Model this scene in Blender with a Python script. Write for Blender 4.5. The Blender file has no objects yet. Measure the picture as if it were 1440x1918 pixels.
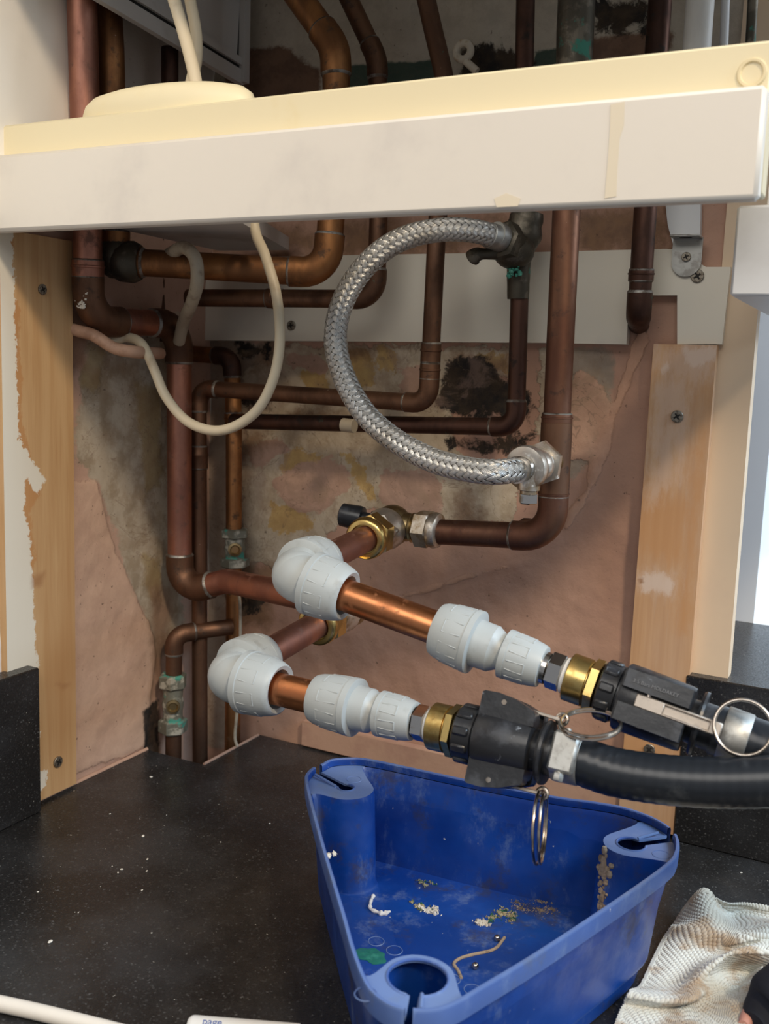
import bpy, math, random
import numpy as np
from mathutils import Vector, Matrix, noise
from mathutils.geometry import tessellate_polygon
random.seed(7); np.random.seed(7)
S = bpy.context.scene; C = S.collection

# ------------------------------------------------------------------ camera
# world: x to the right along the back wall, y into the wall (wall at y=0), z up, eye height z=0
YAW, PITCH, ROLL = math.radians(27.329), math.radians(8.223), math.radians(-2.129)
FPX = 1850.0
EYE = np.array([0.0, -1.12, 0.0])
fw = np.array([-math.sin(YAW)*math.cos(PITCH), math.cos(YAW)*math.cos(PITCH), -math.sin(PITCH)])
rt = np.array([math.cos(YAW), math.sin(YAW), 0.0])
dn = np.cross(fw, rt)
c_, s_ = math.cos(ROLL), math.sin(ROLL)
rt, dn = c_*rt + s_*dn, -s_*rt + c_*dn
cam = bpy.data.cameras.new('camera'); camo = bpy.data.objects.new('camera', cam); C.objects.link(camo)
cam.sensor_fit = 'HORIZONTAL'; cam.sensor_width = 36; cam.lens = FPX/1440*36; cam.clip_start = .02
m = Matrix.Identity(4)
for i in range(3):
    m[i][0] = rt[i]; m[i][1] = -dn[i]; m[i][2] = -fw[i]; m[i][3] = EYE[i]
camo.matrix_world = m
S.camera = camo
cam.dof.use_dof = True; cam.dof.focus_distance = 1.0; cam.dof.aperture_fstop = 11

# ------------------------------------------------------------------ world, lights, exposure
S.view_settings.view_transform = 'Standard'; S.view_settings.look = 'None'
S.view_settings.exposure = 0.0; S.view_settings.gamma = 1; S.view_settings.use_curve_mapping = False
w = bpy.data.worlds.new('world'); S.world = w; w.use_nodes = True
w.node_tree.nodes['Background'].inputs[0].default_value = (.90, .93, 1.0, 1)
w.node_tree.nodes['Background'].inputs[1].default_value = .27

def area(name, loc, target, sx, sy, power, col):
    l = bpy.data.lights.new(name, 'AREA'); l.shape = 'RECTANGLE'; l.size = sx; l.size_y = sy
    l.energy = power; l.color = col
    o = bpy.data.objects.new(name, l); C.objects.link(o); o.location = loc
    o.rotation_euler = (Vector(target)-Vector(loc)).to_track_quat('-Z', 'Y').to_euler()
    return o
area('window_daylight', (1.67, -2.0, 2.17), (-.3, 0, -.25), .34, .34, 62, (1, .82, .60))
area('room_daylight', (-.1, -2.3, 1.5), (-.4, -.3, -.2), 2.0, 1.2, 27, (1, .955, .89))
area('side_window_daylight', (1.5, -.35, 1.1), (-.1, -.2, -.35), .9, .9, 44, (.60, .80, 1.0))

area('far_window_daylight', (1.0, .40, .55), (0, .35, -.3), .7, .7, 9, (.80, .90, 1.0))

# ------------------------------------------------------------------ helpers
def ray(x, y): return fw + (x-720)/FPX*rt + (y-959)/FPX*dn
def PD(x, y, d):                       # point on the plane d metres in front of the back wall
    v = ray(x, y); return EYE + v*((-d-EYE[1])/v[1])
def PX(x, y, X): v = ray(x, y); return EYE + v*(X/v[0])
def PZ(x, y, z): v = ray(x, y); return EYE + v*(z/v[2])
def PC(x, y, dist): return EYE + ray(x, y)*dist
def depth(P): return float((np.array(P)-EYE) @ fw)
def rad(wpx, P): return wpx/2*depth(P)/FPX
def V(a): return np.array(a, float)
def nrm(a): a = V(a); return a/np.linalg.norm(a)
def basis(ax, up=(0, 0, 1)):
    ax = nrm(ax); up = V(up)
    if abs(ax @ nrm(up)) > .95: up = V((0, 1, 0)) if abs(ax[1]) < .9 else V((1, 0, 0))
    u = nrm(np.cross(up, ax)); v = np.cross(ax, u); return u, v

class MB:
    def __init__(s): s.v = []; s.f = []; s.flat = set()
    def add(s, vs, fs, flat=False):
        n = len(s.v); s.v += [tuple(map(float, p)) for p in vs]
        for f in fs:
            if flat: s.flat.add(len(s.f))
            s.f.append(tuple(n+i for i in f))
        return s
    def rings(s, rs, closed=True, cap0=True, cap1=True, flat=False):
        n = len(rs[0]); vs = [p for r in rs for p in r]; fs = []
        for i in range(len(rs)-1):
            for j in range(n if closed else n-1):
                k = (j+1) % n
                fs.append((i*n+j, i*n+k, (i+1)*n+k, (i+1)*n+j))
        if cap0: fs.append(tuple(range(n))[::-1])
        if cap1: fs.append(tuple((len(rs)-1)*n+j for j in range(n)))
        return s.add(vs, fs, flat)
    def tube(s, pts, r, n=24, cap=True, wob=0):
        pts = [V(p) for p in pts]; N = len(pts)
        rr = [r]*N if np.isscalar(r) else list(r)
        t = [nrm(pts[min(i+1, N-1)]-pts[max(i-1, 0)]) for i in range(N)]
        u, v = basis(t[0]); R = []
        for i in range(N):
            u = nrm(u - (u @ t[i])*t[i]); v = np.cross(t[i], u)
            R.append([pts[i]+rr[i]*(math.cos(a)*u+math.sin(a)*v) for a in np.linspace(0, 2*math.pi, n, endpoint=False)])
        return s.rings(R, True, cap, cap)
    def lathe(s, P0, ax, prof, n=40, phase=0, cap=True, flat=False, ell=1.0, up=(0, 0, 1)):
        P0 = V(P0); ax = nrm(ax); u, v = basis(ax, up)
        R = [[P0+ax*t+r*(math.cos(a+phase)*u+ell*math.sin(a+phase)*v) for a in np.linspace(0, 2*math.pi, n, endpoint=False)] for t, r in prof]
        return s.rings(R, True, cap, cap, flat)
    def hexnut(s, P0, ax, L, r, phase=0, ch=.12, n=6):
        r2 = r*(1-ch*.7)
        s.lathe(P0, ax, [(0, r2*.92), (L*ch, r), (L*(1-ch), r), (L, r2*.92)], n, phase, True, True)
        return s
    def box(s, c, sz, ax=None, bev=0):
        c = V(c); A = np.eye(3) if ax is None else [nrm(a) for a in ax]
        h = V(sz)/2; b = min(bev, min(h)*.9)
        if b <= 0:
            vs = [c+A[0]*h[0]*x+A[1]*h[1]*y+A[2]*h[2]*z for z in (-1, 1) for y in (-1, 1) for x in (-1, 1)]
            return s.add(vs, [(0, 2, 3, 1), (4, 5, 7, 6), (0, 1, 5, 4), (2, 6, 7, 3), (0, 4, 6, 2), (1, 3, 7, 5)], True)
        vs = []; idx = {}
        for X in (-1, 1):
            for Y in (-1, 1):
                for Z in (-1, 1):
                    for k in range(3):
                        q = [X*(h[0]-b), Y*(h[1]-b), Z*(h[2]-b)]; q[k] = (X, Y, Z)[k]*h[k]
                        idx[(X, Y, Z, k)] = len(vs); vs.append(c+A[0]*q[0]+A[1]*q[1]+A[2]*q[2])
        fs = []
        for k in range(3):
            a, b2 = [i for i in range(3) if i != k]
            for sg in (-1, 1):
                L = []
                for (p, q) in ((-1, -1), (1, -1), (1, 1), (-1, 1)):
                    k3 = [0, 0, 0]; k3[k] = sg; k3[a] = p; k3[b2] = q; L.append(idx[(*k3, k)])
                fs.append(tuple(L))
            for p in (-1, 1):
                for q in (-1, 1):
                    L = []
                    for e, kk in ((-1, a), (1, a), (1, b2), (-1, b2)):
                        k3 = [0, 0, 0]; k3[k] = e; k3[a] = p; k3[b2] = q; L.append(idx[(*k3, kk)])
                    fs.append(tuple(L))
        for X in (-1, 1):
            for Y in (-1, 1):
                for Z in (-1, 1): fs.append(tuple(idx[(X, Y, Z, k)] for k in range(3)))
        return s.add(vs, fs, True)
    def prism(s, poly, vec, holes=()):           # extrude a planar polygon (3D points) along vec
        loops = [[Vector(p) for p in poly]] + [[Vector(p) for p in h] for h in holes]
        tri = tessellate_polygon(loops); vs = [p for l in loops for p in l]; n = len(vs); vec = Vector(vec)
        allv = vs + [p+vec for p in vs]
        fs = [tuple(t) for t in tri] + [tuple(n+i for i in t[::-1]) for t in tri]; o = 0
        for l in loops:
            m_ = len(l)
            for i in range(m_): j = (i+1) % m_; fs.append((o+i, o+j, n+o+j, n+o+i))
            o += m_
        return s.add(allv, fs, True)
    def ball(s, c, r, n=24, sc=(1, 1, 1), ax=None):
        c = V(c); A = np.eye(3) if ax is None else [nrm(a) for a in ax]; R = []
        for i in range(1, n//2):
            th = math.pi*i/(n//2)
            R.append([c+r*(sc[0]*math.sin(th)*math.cos(a)*A[0]+sc[1]*math.sin(th)*math.sin(a)*A[1]+sc[2]*math.cos(th)*A[2]) for a in np.linspace(0, 2*math.pi, n, endpoint=False)])
        return s.rings(R)
    def ring(s, c, nrmv, R, r, n=48, m=10, el=1.0, up=(0, 0, 1)):
        u, v = basis(nrmv, up); c = V(c); RR = []
        for a in np.linspace(0, 2*math.pi, n, endpoint=False):
            d = math.cos(a)*u+el*math.sin(a)*v; dd = nrm(d)
            RR.append([c+R*d+r*(math.cos(b)*dd+math.sin(b)*nrm(nrmv)) for b in np.linspace(0, 2*math.pi, m, endpoint=False)])
        RR.append(RR[0]); return s.rings(RR, True, False, False)

LOC = {}
def link(name, mesh, parent=None, loc=(0, 0, 0)):
    o = bpy.data.objects.new(name, mesh); C.objects.link(o)
    if parent: o.parent = parent
    else: o.location = loc
    return o
def thing(name, label, cat, loc, group=None):
    o = link(name, None, None, tuple(map(float, loc))); LOC[o.name] = V(loc)
    o.empty_display_size = .02
    return tag(o, label, cat, group)
def tag(o, label, cat, group=None):
    o['label'] = label; o['category'] = cat
    if group: o['group'] = group
    return o
def obj(name, mb, mat, parent=None, loc=None, angle=38, label=None):
    base = LOC[parent.name] if parent else (V(loc) if loc is not None else V((0, 0, 0)))
    me = bpy.data.meshes.new(name)
    me.from_pydata([tuple(V(p)-base) for p in mb.v], [], mb.f)
    me.materials.append(mat); me.validate()
    import bmesh
    bm = bmesh.new(); bm.from_mesh(me); bmesh.ops.recalc_face_normals(bm, faces=bm.faces); bm.to_mesh(me); bm.free()
    me.polygons.foreach_set('use_smooth', [True]*len(me.polygons))
    me.set_sharp_from_angle(angle=math.radians(angle))
    o = link(name, me, parent, tuple(map(float, base)) if not parent else (0, 0, 0))
    LOC[o.name] = base
    if label: o['label'] = label
    return o
def struct(name, mb, mat, **k):
    o = obj(name, mb, mat, **k); o['kind'] = 'structure'; return o

def fillet(pts, R, n=8):
    pts = [V(p) for p in pts]; out = [pts[0]]; arcs = []
    for i in range(1, len(pts)-1):
        a, b, c = pts[i-1], pts[i], pts[i+1]
        u, v = nrm(a-b), nrm(c-b); ang = math.acos(max(-1, min(1, u @ v)))
        r_ = R[i-1] if hasattr(R, '__len__') else R
        t = min(r_/math.tan(ang/2), np.linalg.norm(a-b)*.48, np.linalg.norm(c-b)*.48)
        r_ = t*math.tan(ang/2)
        ctr = b+nrm(u+v)*r_/math.sin(ang/2)
        A0, A1 = b+u*t-ctr, b+v*t-ctr; th = math.pi-ang; arc = []
        for k in range(n+1):
            q = k/n; arc.append(ctr+(math.sin((1-q)*th)*A0+math.sin(q*th)*A1)/max(1e-6, math.sin(th)))
        out += arc; arcs.append((arc, u, v))
    out.append(pts[-1]); return out, arcs
def spline(pts, n=10):
    P = [V(p) for p in pts]; P = [2*P[0]-P[1]]+P+[2*P[-1]-P[-2]]; out = []
    for i in range(1, len(P)-2):
        for k in range(n):
            t = k/n; a, b, c, d = P[i-1:i+3]
            out.append(.5*(2*b+(c-a)*t+(2*a-5*b+4*c-d)*t*t+(3*b-a-3*c+d)*t**3))
    out.append(P[-2]); return out

# ------------------------------------------------------------------ materials
class NT:
    def __init__(s, name):
        s.m = bpy.data.materials.new(name); s.m.use_nodes = True; s.t = s.m.node_tree
        s.b = s.t.nodes['Principled BSDF']; s.co = s.n('ShaderNodeTexCoord').outputs['Object']
    def n(s, k, **p):
        q = s.t.nodes.new(k)
        for a, b in p.items(): setattr(q, a, b)
        return q
    def l(s, a, b): s.t.links.new(a, b)
    def val(s, sock, v):
        if isinstance(v, bpy.types.NodeSocket): s.l(v, sock)
        else: sock.default_value = v
    def noise(s, scale, detail=4, rough=.6, stretch=(1, 1, 1), off=(0, 0, 0), dist=0):
        mp = s.n('ShaderNodeMapping'); mp.inputs['Scale'].default_value = stretch; mp.inputs['Location'].default_value = off
        s.l(s.co, mp.inputs[0]); q = s.n('ShaderNodeTexNoise'); s.l(mp.outputs[0], q.inputs['Vector'])
        q.inputs['Scale'].default_value = scale; q.inputs['Detail'].default_value = detail; q.inputs['Roughness'].default_value = rough
        q.inputs['Distortion'].default_value = dist
        return q.outputs['Fac']
    def ramp(s, f, lo, hi, a=0., b=1.):
        q = s.n('ShaderNodeMapRange', interpolation_type='SMOOTHSTEP'); s.l(f, q.inputs[0])
        q.inputs[1].default_value = lo; q.inputs[2].default_value = hi; q.inputs[3].default_value = a; q.inputs[4].default_value = b
        return q.outputs[0]
    def math(s, op, a, b=0.):
        q = s.n('ShaderNodeMath', operation=op); s.val(q.inputs[0], a); s.val(q.inputs[1], b); return q.outputs[0]
    def mix(s, f, a, b):
        q = s.n('ShaderNodeMix', data_type='RGBA'); s.val(q.inputs[0], f)
        for i, c in ((6, a), (7, b)):
            s.val(q.inputs[i], (*c, 1) if isinstance(c, tuple) and len(c) == 3 else c)
        return q.outputs[2]
    def bump(s, h, strength=.3, dist=.001):
        q = s.n('ShaderNodeBump'); q.inputs['Strength'].default_value = strength; q.inputs['Distance'].default_value = dist
        s.l(h, q.inputs['Height']); 
        if s.b.inputs['Normal'].is_linked: s.l(s.b.inputs['Normal'].links[0].from_socket, q.inputs['Normal'])
        s.l(q.outputs[0], s.b.inputs['Normal'])
    def attr(s, name): return s.n('ShaderNodeAttribute', attribute_name=name).outputs['Fac']
def pbr(name, base, rough=.5, metal=0., layers=(), bumps=(), rvar=0, spec=.5, coat=0):
    N = NT(name); col = base; r = rough; mt = metal
    for L in layers:      # (colour, scale, lo, hi, stretch, rough, metal)
        L = tuple(L)+(None,)*(7-len(L)); c, sc, lo, hi, st, lr, lm = L
        k = N.ramp(N.noise(sc, 5, .62, st or (1, 1, 1), (random.random()*9,)*3), lo, hi)
        col = N.mix(k, col, c)
        if lr is not None or lm is not None:
            for tgt in ('r', 'm'):
                v0 = r if tgt == 'r' else mt; v1 = lr if tgt == 'r' else lm
                if v1 is None: continue
                q = N.n('ShaderNodeMix', data_type='FLOAT'); N.val(q.inputs[0], k); N.val(q.inputs[2], v0); N.val(q.inputs[3], v1)
                if tgt == 'r': r = q.outputs[0]
                else: mt = q.outputs[0]
    N.val(N.b.inputs['Base Color'], (*col, 1) if isinstance(col, tuple) else col)
    N.val(N.b.inputs['Roughness'], r); N.val(N.b.inputs['Metallic'], mt)
    N.b.inputs['Specular IOR Level'].default_value = spec; N.b.inputs['Coat Weight'].default_value = coat
    for sc, st, di in bumps: N.bump(N.noise(sc, 4, .6), st, di)
    return N.m

def copper(name, a, b, c, rough=.38, grn=.72):
    return pbr(name, a, rough, 1., [(b, 22, .42, .62, (1, 1, .5), rough+.12), (c, 60, .56, .70, None, .62, .55),
               ((.62, .50, .40), 160, .72, .78, None, .6, .3), ((.06, .22, .16), 34, grn, grn+.05, None, .85, 0.)], [(90, .12, .001), (14, .1, .003)])
M = {}
M['cu_bright'] = copper('bright copper', (.66, .26, .11), (.42, .16, .07), (.22, .09, .045), .30, .8)
M['cu_pink'] = copper('pinkish clean copper', (.44, .21, .15), (.33, .155, .115), (.22, .11, .08), .42, .9)
M['cu_orange'] = copper('orange brown copper', (.38, .18, .075), (.22, .105, .05), (.10, .055, .032), .46, .74)
M['cu_dull'] = copper('dull brown copper', (.20, .11, .07), (.135, .075, .05), (.07, .042, .03), .54, .70)
M['cu_dark'] = copper('dark oxidised copper', (.115, .062, .047), (.075, .044, .035), (.035, .025, .02), .48, .68)
M['cu_red'] = copper('reddish brown copper', (.225, .118, .078), (.165, .08, .056), (.09, .048, .035), .46, .74)
M['solder'] = pbr('grey solder', (.30, .29, .27), .5, .7, [((.12, .09, .07), 60, .42, .58), ((.12, .3, .24), 50, .68, .74, None, .8, 0.)], [(160, .5, .001)])
M['brass'] = pbr('brass', (.62, .45, .17), .28, 1., [((.42, .27, .09), 40, .5, .66, None, .42), ((.20, .13, .06), 90, .64, .74, None, .6)], [(120, .08, .001)])
M['brass_old'] = pbr('aged brass', (.36, .27, .14), .36, 1., [((.22, .15, .08), 40, .48, .62, None, .5), ((.10, .24, .17), 40, .70, .76, None, .8, 0.)], [(120, .2, .001)])
M['chrome'] = pbr('nickel plating', (.62, .60, .57), .20, 1., [((.40, .36, .30), 60, .56, .68, None, .35)], [(90, .05, .001)])
M['nickel_old'] = pbr('worn nickel plating', (.62, .57, .50), .34, .85, [((.36, .27, .17), 30, .48, .62, None, .4), ((.75, .74, .70), 70, .60, .68, None, .6, .3)], [(90, .2, .001)])
M['bronze_dark'] = pbr('tarnished bronze', (.085, .075, .058), .50, .8, [((.16, .14, .11), 50, .5, .62), ((.04, .19, .14), 26, .60, .66, None, .85, 0.)], [(60, .5, .002)])
M['verdigris'] = pbr('crusted greenish brass', (.20, .20, .16), .60, .6, [((.36, .34, .28), 60, .5, .6, None, .8, 0.), ((.06, .26, .20), 30, .58, .64, None, .9, 0.)], [(120, .8, .001)])
M['grey_plastic'] = pbr('pale grey plastic', (.43, .46, .46), .42, 0, [((.34, .35, .34), 28, .56, .72, None, .55), ((.22, .21, .19), 12, .70, .80)], [(300, .04, .0005)])
M['black_plastic'] = pbr('black glass filled plastic', (.018, .019, .022), .30, 0, [((.05, .055, .065), 36, .50, .72, None, .5), ((.20, .22, .25), 90, .66, .76, None, .7)], [(140, .25, .0008)])
M['rubber'] = pbr('black rubber hose', (.014, .017, .022), .28, 0, [((.05, .055, .06), 30, .54, .74, None, .55), ((.34, .33, .30), 220, .74, .77, None, .8)], [(60, .15, .001)])
M['steel'] = pbr('galvanised steel', (.44, .44, .42), .50, .9, [((.30, .29, .27), 60, .5, .66, None, .5)], [(160, .3, .0006)])
M['steel_clean'] = pbr('polished steel wire', (.56, .50, .44), .24, 1., [((.40, .34, .28), 80, .5, .6)])
M['lever_steel'] = pbr('cast steel lever', (.50, .44, .38), .46, .75, [((.34, .30, .27), 60, .5, .7)], [(180, .2, .0005)])
M['cable'] = pbr('cream pvc cable sheath', (.62, .53, .38), .45, 0, [((.46, .36, .24), 22, .54, .72), ((.16, .11, .06), 60, .70, .76)], [(60, .1, .001)])
M['cable_dirty'] = pbr('dusty grey pvc cable sheath', (.42, .36, .27), .6, 0, [((.24, .19, .14), 30, .48, .66), ((.09, .07, .05), 90, .66, .74)], [(60, .15, .001)])
M['cable_pink'] = pbr('pinkish smeared cable sheath', (.50, .30, .20), .6, 0, [((.34, .19, .12), 30, .5, .68)], [(60, .3, .001)])
M['white'] = pbr('white painted timber', (.80, .745, .66), .42, 0, [((.78, .66, .44), 5, .64, .74, (1, 1, .25)), ((.69, .64, .58), 9, .5, .8)], [(120, .06, .001)])
M['cream'] = pbr('cream painted timber', (.82, .72, .48), .45, 0, [((.77, .63, .34), 6, .6, .74)], [(90, .05, .001)])
M['white_cold'] = pbr('white painted board', (.70, .71, .72), .5, 0, [((.62, .62, .62), 8, .55, .75)], [(150, .05, .001)])
M['white_dusty'] = pbr('dusty white panel', (.50, .48, .46), .5, 0, [((.36, .33, .30), 8, .5, .75)])
M['mdf'] = pbr('white melamine board', (.76, .71, .60), .5, 0, [((.52, .42, .26), 9, .66, .74, (1, 1, .4)), ((.12, .09, .06), 46, .745, .76), ((.56, .52, .46), 5, .5, .8)])
M['beige'] = pbr('beige painted board', (.72, .55, .38), .6, 0, [((.66, .50, .36), 6, .5, .75)], [(60, .1, .001)])
M['dark'] = pbr('dark void', (.01, .009, .008), .9)
M['skin'] = pbr('skin', (.62, .30, .23), .5)
M['navy'] = pbr('dark navy fabric', (.012, .014, .022), .9, 0, [], [(300, .4, .001)])
M['screw'] = pbr('dull screw steel', (.30, .27, .22), .45, .8, [((.16, .13, .1), 300, .5, .6)])
M['scr_dark'] = pbr('screw recess', (.02, .017, .014), .7, .3)
M['crumb'] = pbr('white crumbs', (.72, .68, .60), .8)
M['sealant'] = pbr('white sealant scrap', (.80, .80, .78), .5)
M['paint_green'] = pbr('dried green paint', (.02, .17, .13), .35, 0, [((.05, .27, .2), 90, .5, .65)], [(120, .5, .001)])
M['grit'] = pbr('mixed green white grit', (.42, .36, .22), .9, 0, [((.03, .13, .07), 120, .48, .56), ((.75, .72, .62), 160, .60, .66)], [(200, 1, .002)])
M['plaster_flake'] = pbr('broken plaster flake', (.66, .60, .50), .9, 0, [((.5, .38, .24), 100, .5, .6)], [(200, .8, .001)])
M['foam'] = pbr('torn foam dirt', (.40, .31, .22), .95, 0, [((.24, .18, .13), 70, .5, .6)], [(120, 1, .002)])
M['plaster'] = pbr('pink plaster ledge', (.50, .31, .22), .85, 0, [((.44, .26, .19), 20, .45, .65)], [(60, .3, .002)])
M['tile'] = pbr('white glazed tile', (.80, .81, .82), .25)
M['text_blue'] = pbr('blue print', (.10, .16, .42), .6)
M['text_emboss'] = pbr('worn grey moulding', (.16, .16, .165), .5)

def granite():
    N = NT('black speckled granite')
    v = N.n('ShaderNodeTexVoronoi'); N.l(N.co, v.inputs['Vector']); v.inputs['Scale'].default_value = 620
    k = N.ramp(v.outputs['Color'], .70, .95)
    big = N.ramp(N.noise(7, 4), .42, .7)
    fine = N.noise(420, 3, .7)
    c1 = N.mix(big, (.014, .0135, .0135), (.030, .031, .033))
    c2 = N.mix(N.math('MULTIPLY', k, N.ramp(fine, .4, .7)), c1, (.13, .13, .13))
    sp = N.ramp(N.noise(260, 2, .5, off=(3, 1, 7)), .75, .78)
    c3 = N.mix(sp, c2, (.45, .43, .38))
    dust = N.ramp(N.noise(3, 5, .7, off=(5, 5, 5)), .5, .8)
    N.l(N.mix(N.math('MULTIPLY', dust, .25), c3, (.12, .10, .08)), N.b.inputs['Base Color'])
    N.val(N.b.inputs['Roughness'], N.ramp(fine, .3, .8, .22, .5))
    N.bump(fine, .35, .0006)
    return N.m
M['granite'] = granite()

def wood(name, a, b, dark, grain=(1, 1, .045), patches=()):
    N = NT(name)
    g = N.noise(90, 5, .6, grain, dist=.4); big = N.noise(9, 3, .5, (1, 1, .3))
    c = N.mix(N.ramp(g, .35, .68), a, b); c = N.mix(N.ramp(big, .42, .7, 0, .6), c, dark)
    fine = N.noise(300, 2, .6, (1, 1, .03), off=(2, 2, 2))
    c = N.mix(N.ramp(fine, .58, .72, 0, .35), c, dark)
    for (nm, col, amp, soft, op, st) in patches:
        sd = N.math('ADD', N.attr(nm), N.math('MULTIPLY', N.math('SUBTRACT', N.noise(70, 8, .8, st), .5), amp))
        c = N.mix(N.ramp(sd, soft, -soft, 0, op), c, col)
    N.l(c, N.b.inputs['Base Color']); N.b.inputs['Roughness'].default_value = .62
    N.bump(g, .2, .0008)
    return N.m
M['pine'] = wood('pine batten', (.62, .40, .20), (.54, .32, .145), (.47, .24, .095), patches=(('orange', (.52, .25, .09), .03, .002, .8, (1, 1, .6)), ('paint', (.80, .74, .62), .03, .0007, 1, (1, 1, 1)), ('knot', (.36, .17, .07), .01, .005, .7, (1, 1, 1))))
M['pine_white'] = wood('smeared pine batten', (.60, .36, .19), (.52, .29, .145), (.56, .40, .29), patches=(('orange', (.56, .28, .11), .07, .014, .65, (1, 1, .25)), ('paint', (.64, .47, .36), .09, .014, .6, (1, 1, .3)), ('smear2', (.72, .58, .48), .03, .003, .7, (1, 1, .5)), ('knot', (.34, .17, .08), .006, .002, .9, (1, 1, 1))))

# signed distances to outlines traced on a surface, stored as mesh attributes (stains and patches of the thing itself)
def sdf(P, poly):
    poly = np.array(poly); d = np.full(len(P), 1e9); inside = np.zeros(len(P), bool); n = len(poly)
    for i in range(n):
        a, b = poly[i], poly[(i+1) % n]; e = b-a; w_ = P-a
        t = np.clip((w_ @ e)/(e @ e), 0, 1)[:, None]; d = np.minimum(d, np.linalg.norm(w_-t*e, axis=1))
        c1 = (a[1] <= P[:, 1]) & (b[1] > P[:, 1]); c2 = (a[1] > P[:, 1]) & (b[1] <= P[:, 1])
        cr = e[0]*w_[:, 1]-e[1]*w_[:, 0]
        inside ^= (c1 & (cr > 0)) | (c2 & (cr < 0))
    return np.where(inside, -d, d)
def patch_grid(name, org, U, W, nu, nw, mat, patches, unproj, disp=None, parent=None, loc=None):
    """a finely divided face from org along U and W; patches = {attribute: [pixel outlines]}"""
    U, W = V(U), V(W); lu, lw = np.linalg.norm(U), np.linalg.norm(W); org = V(org)
    gu, gw = np.meshgrid(np.linspace(0, 1, nu), np.linspace(0, 1, nw))
    P2 = np.stack([gu.ravel()*lu, gw.ravel()*lw], 1)
    eu, ew = U/lu, W/lw; nn = np.cross(eu, ew)
    A = {}
    for k, polys in patches.items():
        d = np.full(len(P2), 1.)
        for pl in polys:
            q = np.array([[(unproj(*p)-org) @ eu, (unproj(*p)-org) @ ew] for p in pl])
            d = np.minimum(d, sdf(P2, q))
        A[k] = d
    h = disp(P2, A) if disp is not None else np.zeros(len(P2))
    P3 = org+P2[:, :1]*eu+P2[:, 1:]*ew+h[:, None]*nn
    base = V(loc) if loc is not None else (LOC[parent.name] if parent else V((0, 0, 0)))
    me = bpy.data.meshes.new(name)
    fs = [(j*nu+i, j*nu+i+1, (j+1)*nu+i+1, (j+1)*nu+i) for j in range(nw-1) for i in range(nu-1)]
    me.from_pydata((P3-base).tolist(), [], fs); me.materials.append(mat)
    for k, d in A.items():
        a = me.attributes.new(k, 'FLOAT', 'POINT'); a.data.foreach_set('value', d.astype(np.float32))
    me.polygons.foreach_set('use_smooth', [True]*len(me.polygons))
    o = link(name, me, parent, tuple(base) if not parent else (0, 0, 0)); LOC[o.name] = base
    return o
def fbm(P2, sc, off=0):
    return np.array([noise.fractal(Vector((p[0]*sc+off, p[1]*sc, off)), .9, 2., 4) for p in P2])

def wall_mat(name, base, base2, order):
    N = NT(name)
    c = N.mix(N.ramp(N.noise(7, 5, .6), .4, .66), base, base2)
    c = N.mix(N.ramp(N.noise(38, 5, .7), .55, .8, 0, .5), c, tuple(x*.72 for x in base2))
    n1 = N.math('SUBTRACT', N.noise(26, 8, .72, dist=.3), .5); hs = None; gm = None
    for nm, col, amp, soft, op in order:
        sd = N.math('ADD', N.attr(nm), N.math('MULTIPLY', n1, amp))
        k = N.ramp(sd, soft, -soft, 0, op)
        if isinstance(col[0], tuple): cc = N.mix(N.ramp(N.noise(30, 6, .7, off=(4, 2, 1)), .4, .62), col[0], col[1])
        else: cc = col
        c = N.mix(k, c, cc)
        if nm in ('cream', 'grey'): gm = k if gm is None else N.math('MAXIMUM', gm, k)
        if nm in ('cream', 'smear', 'yellow', 'black'): hs = k if hs is None else N.math('MAXIMUM', hs, k)
    mt = N.ramp(N.noise(16, 7, .72, off=(8, 3, 5), dist=.6), .48, .62, 0, .45); gm = N.math('ADD', N.math('MULTIPLY', gm, .85), .15); c = N.mix(N.math('MULTIPLY', mt, gm), c, N.mix(N.ramp(N.noise(5, 3), .4, .6), (.34, .24, .15), (.30, .20, .16)))
    ck = N.math('ABSOLUTE', N.math('SUBTRACT', N.noise(9, 5, .6, off=(2, 9, 4), dist=1.2), .5)); c = N.mix(N.math('MULTIPLY', N.ramp(ck, .006, .001, 0, .5), gm), c, (.20, .13, .09))
    sp = N.ramp(N.noise(150, 3, .6, off=(1, 6, 2)), .68, .72, 0, .7)
    c = N.mix(sp, c, (.10, .06, .04))
    N.l(c, N.b.inputs['Base Color']); N.b.inputs['Roughness'].default_value = .82
    N.bump(N.noise(60, 6, .65), .35, .003)
    if hs: N.bump(hs, .6, .002)
    return N.m

WX = -.8595; WT = -.519        # left wall plane, worktop height
# ------------------------------------------------------------------ back wall
wm = wall_mat('damp stained plaster', (.50, .30, .215), (.44, .26, .19), [
    ('grey', ((.36, .29, .225), (.30, .235, .18)), .04, .004, 1.),
    ('cream', ((.56, .475, .36), (.44, .35, .245)), .055, .0012, 1.),
    ('yellow', ((.52, .36, .15), (.44, .29, .12)), .06, .0015, 1.),
    ('pink', ((.50, .325, .245), (.44, .285, .21)), .05, .0012, 1.),
    ('smear', ((.60, .36, .25), (.53, .31, .21)), .02, .0012, .85),
    ('brown', ((.26, .145, .075), (.17, .095, .055)), .07, .012, .85),
    ('upper', ((.52, .47, .39), (.44, .39, .32)), .02, .002, 1.),
    ('umber', ((.20, .115, .075), (.14, .08, .055)), .03, .003, 1.),
    ('green', ((.045, .075, .06), (.06, .09, .07)), .015, .002, 1.),
    ('black', ((.012, .01, .009), (.05, .032, .018)), .085, .004, 1.),
    ('hole', (.006, .005, .004), .01, .001, 1.)])
B0 = V((WX-.01, 0, -.80)); BU = V((.69, 0, 0)); BW = V((0, 0, 1.62))
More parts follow.
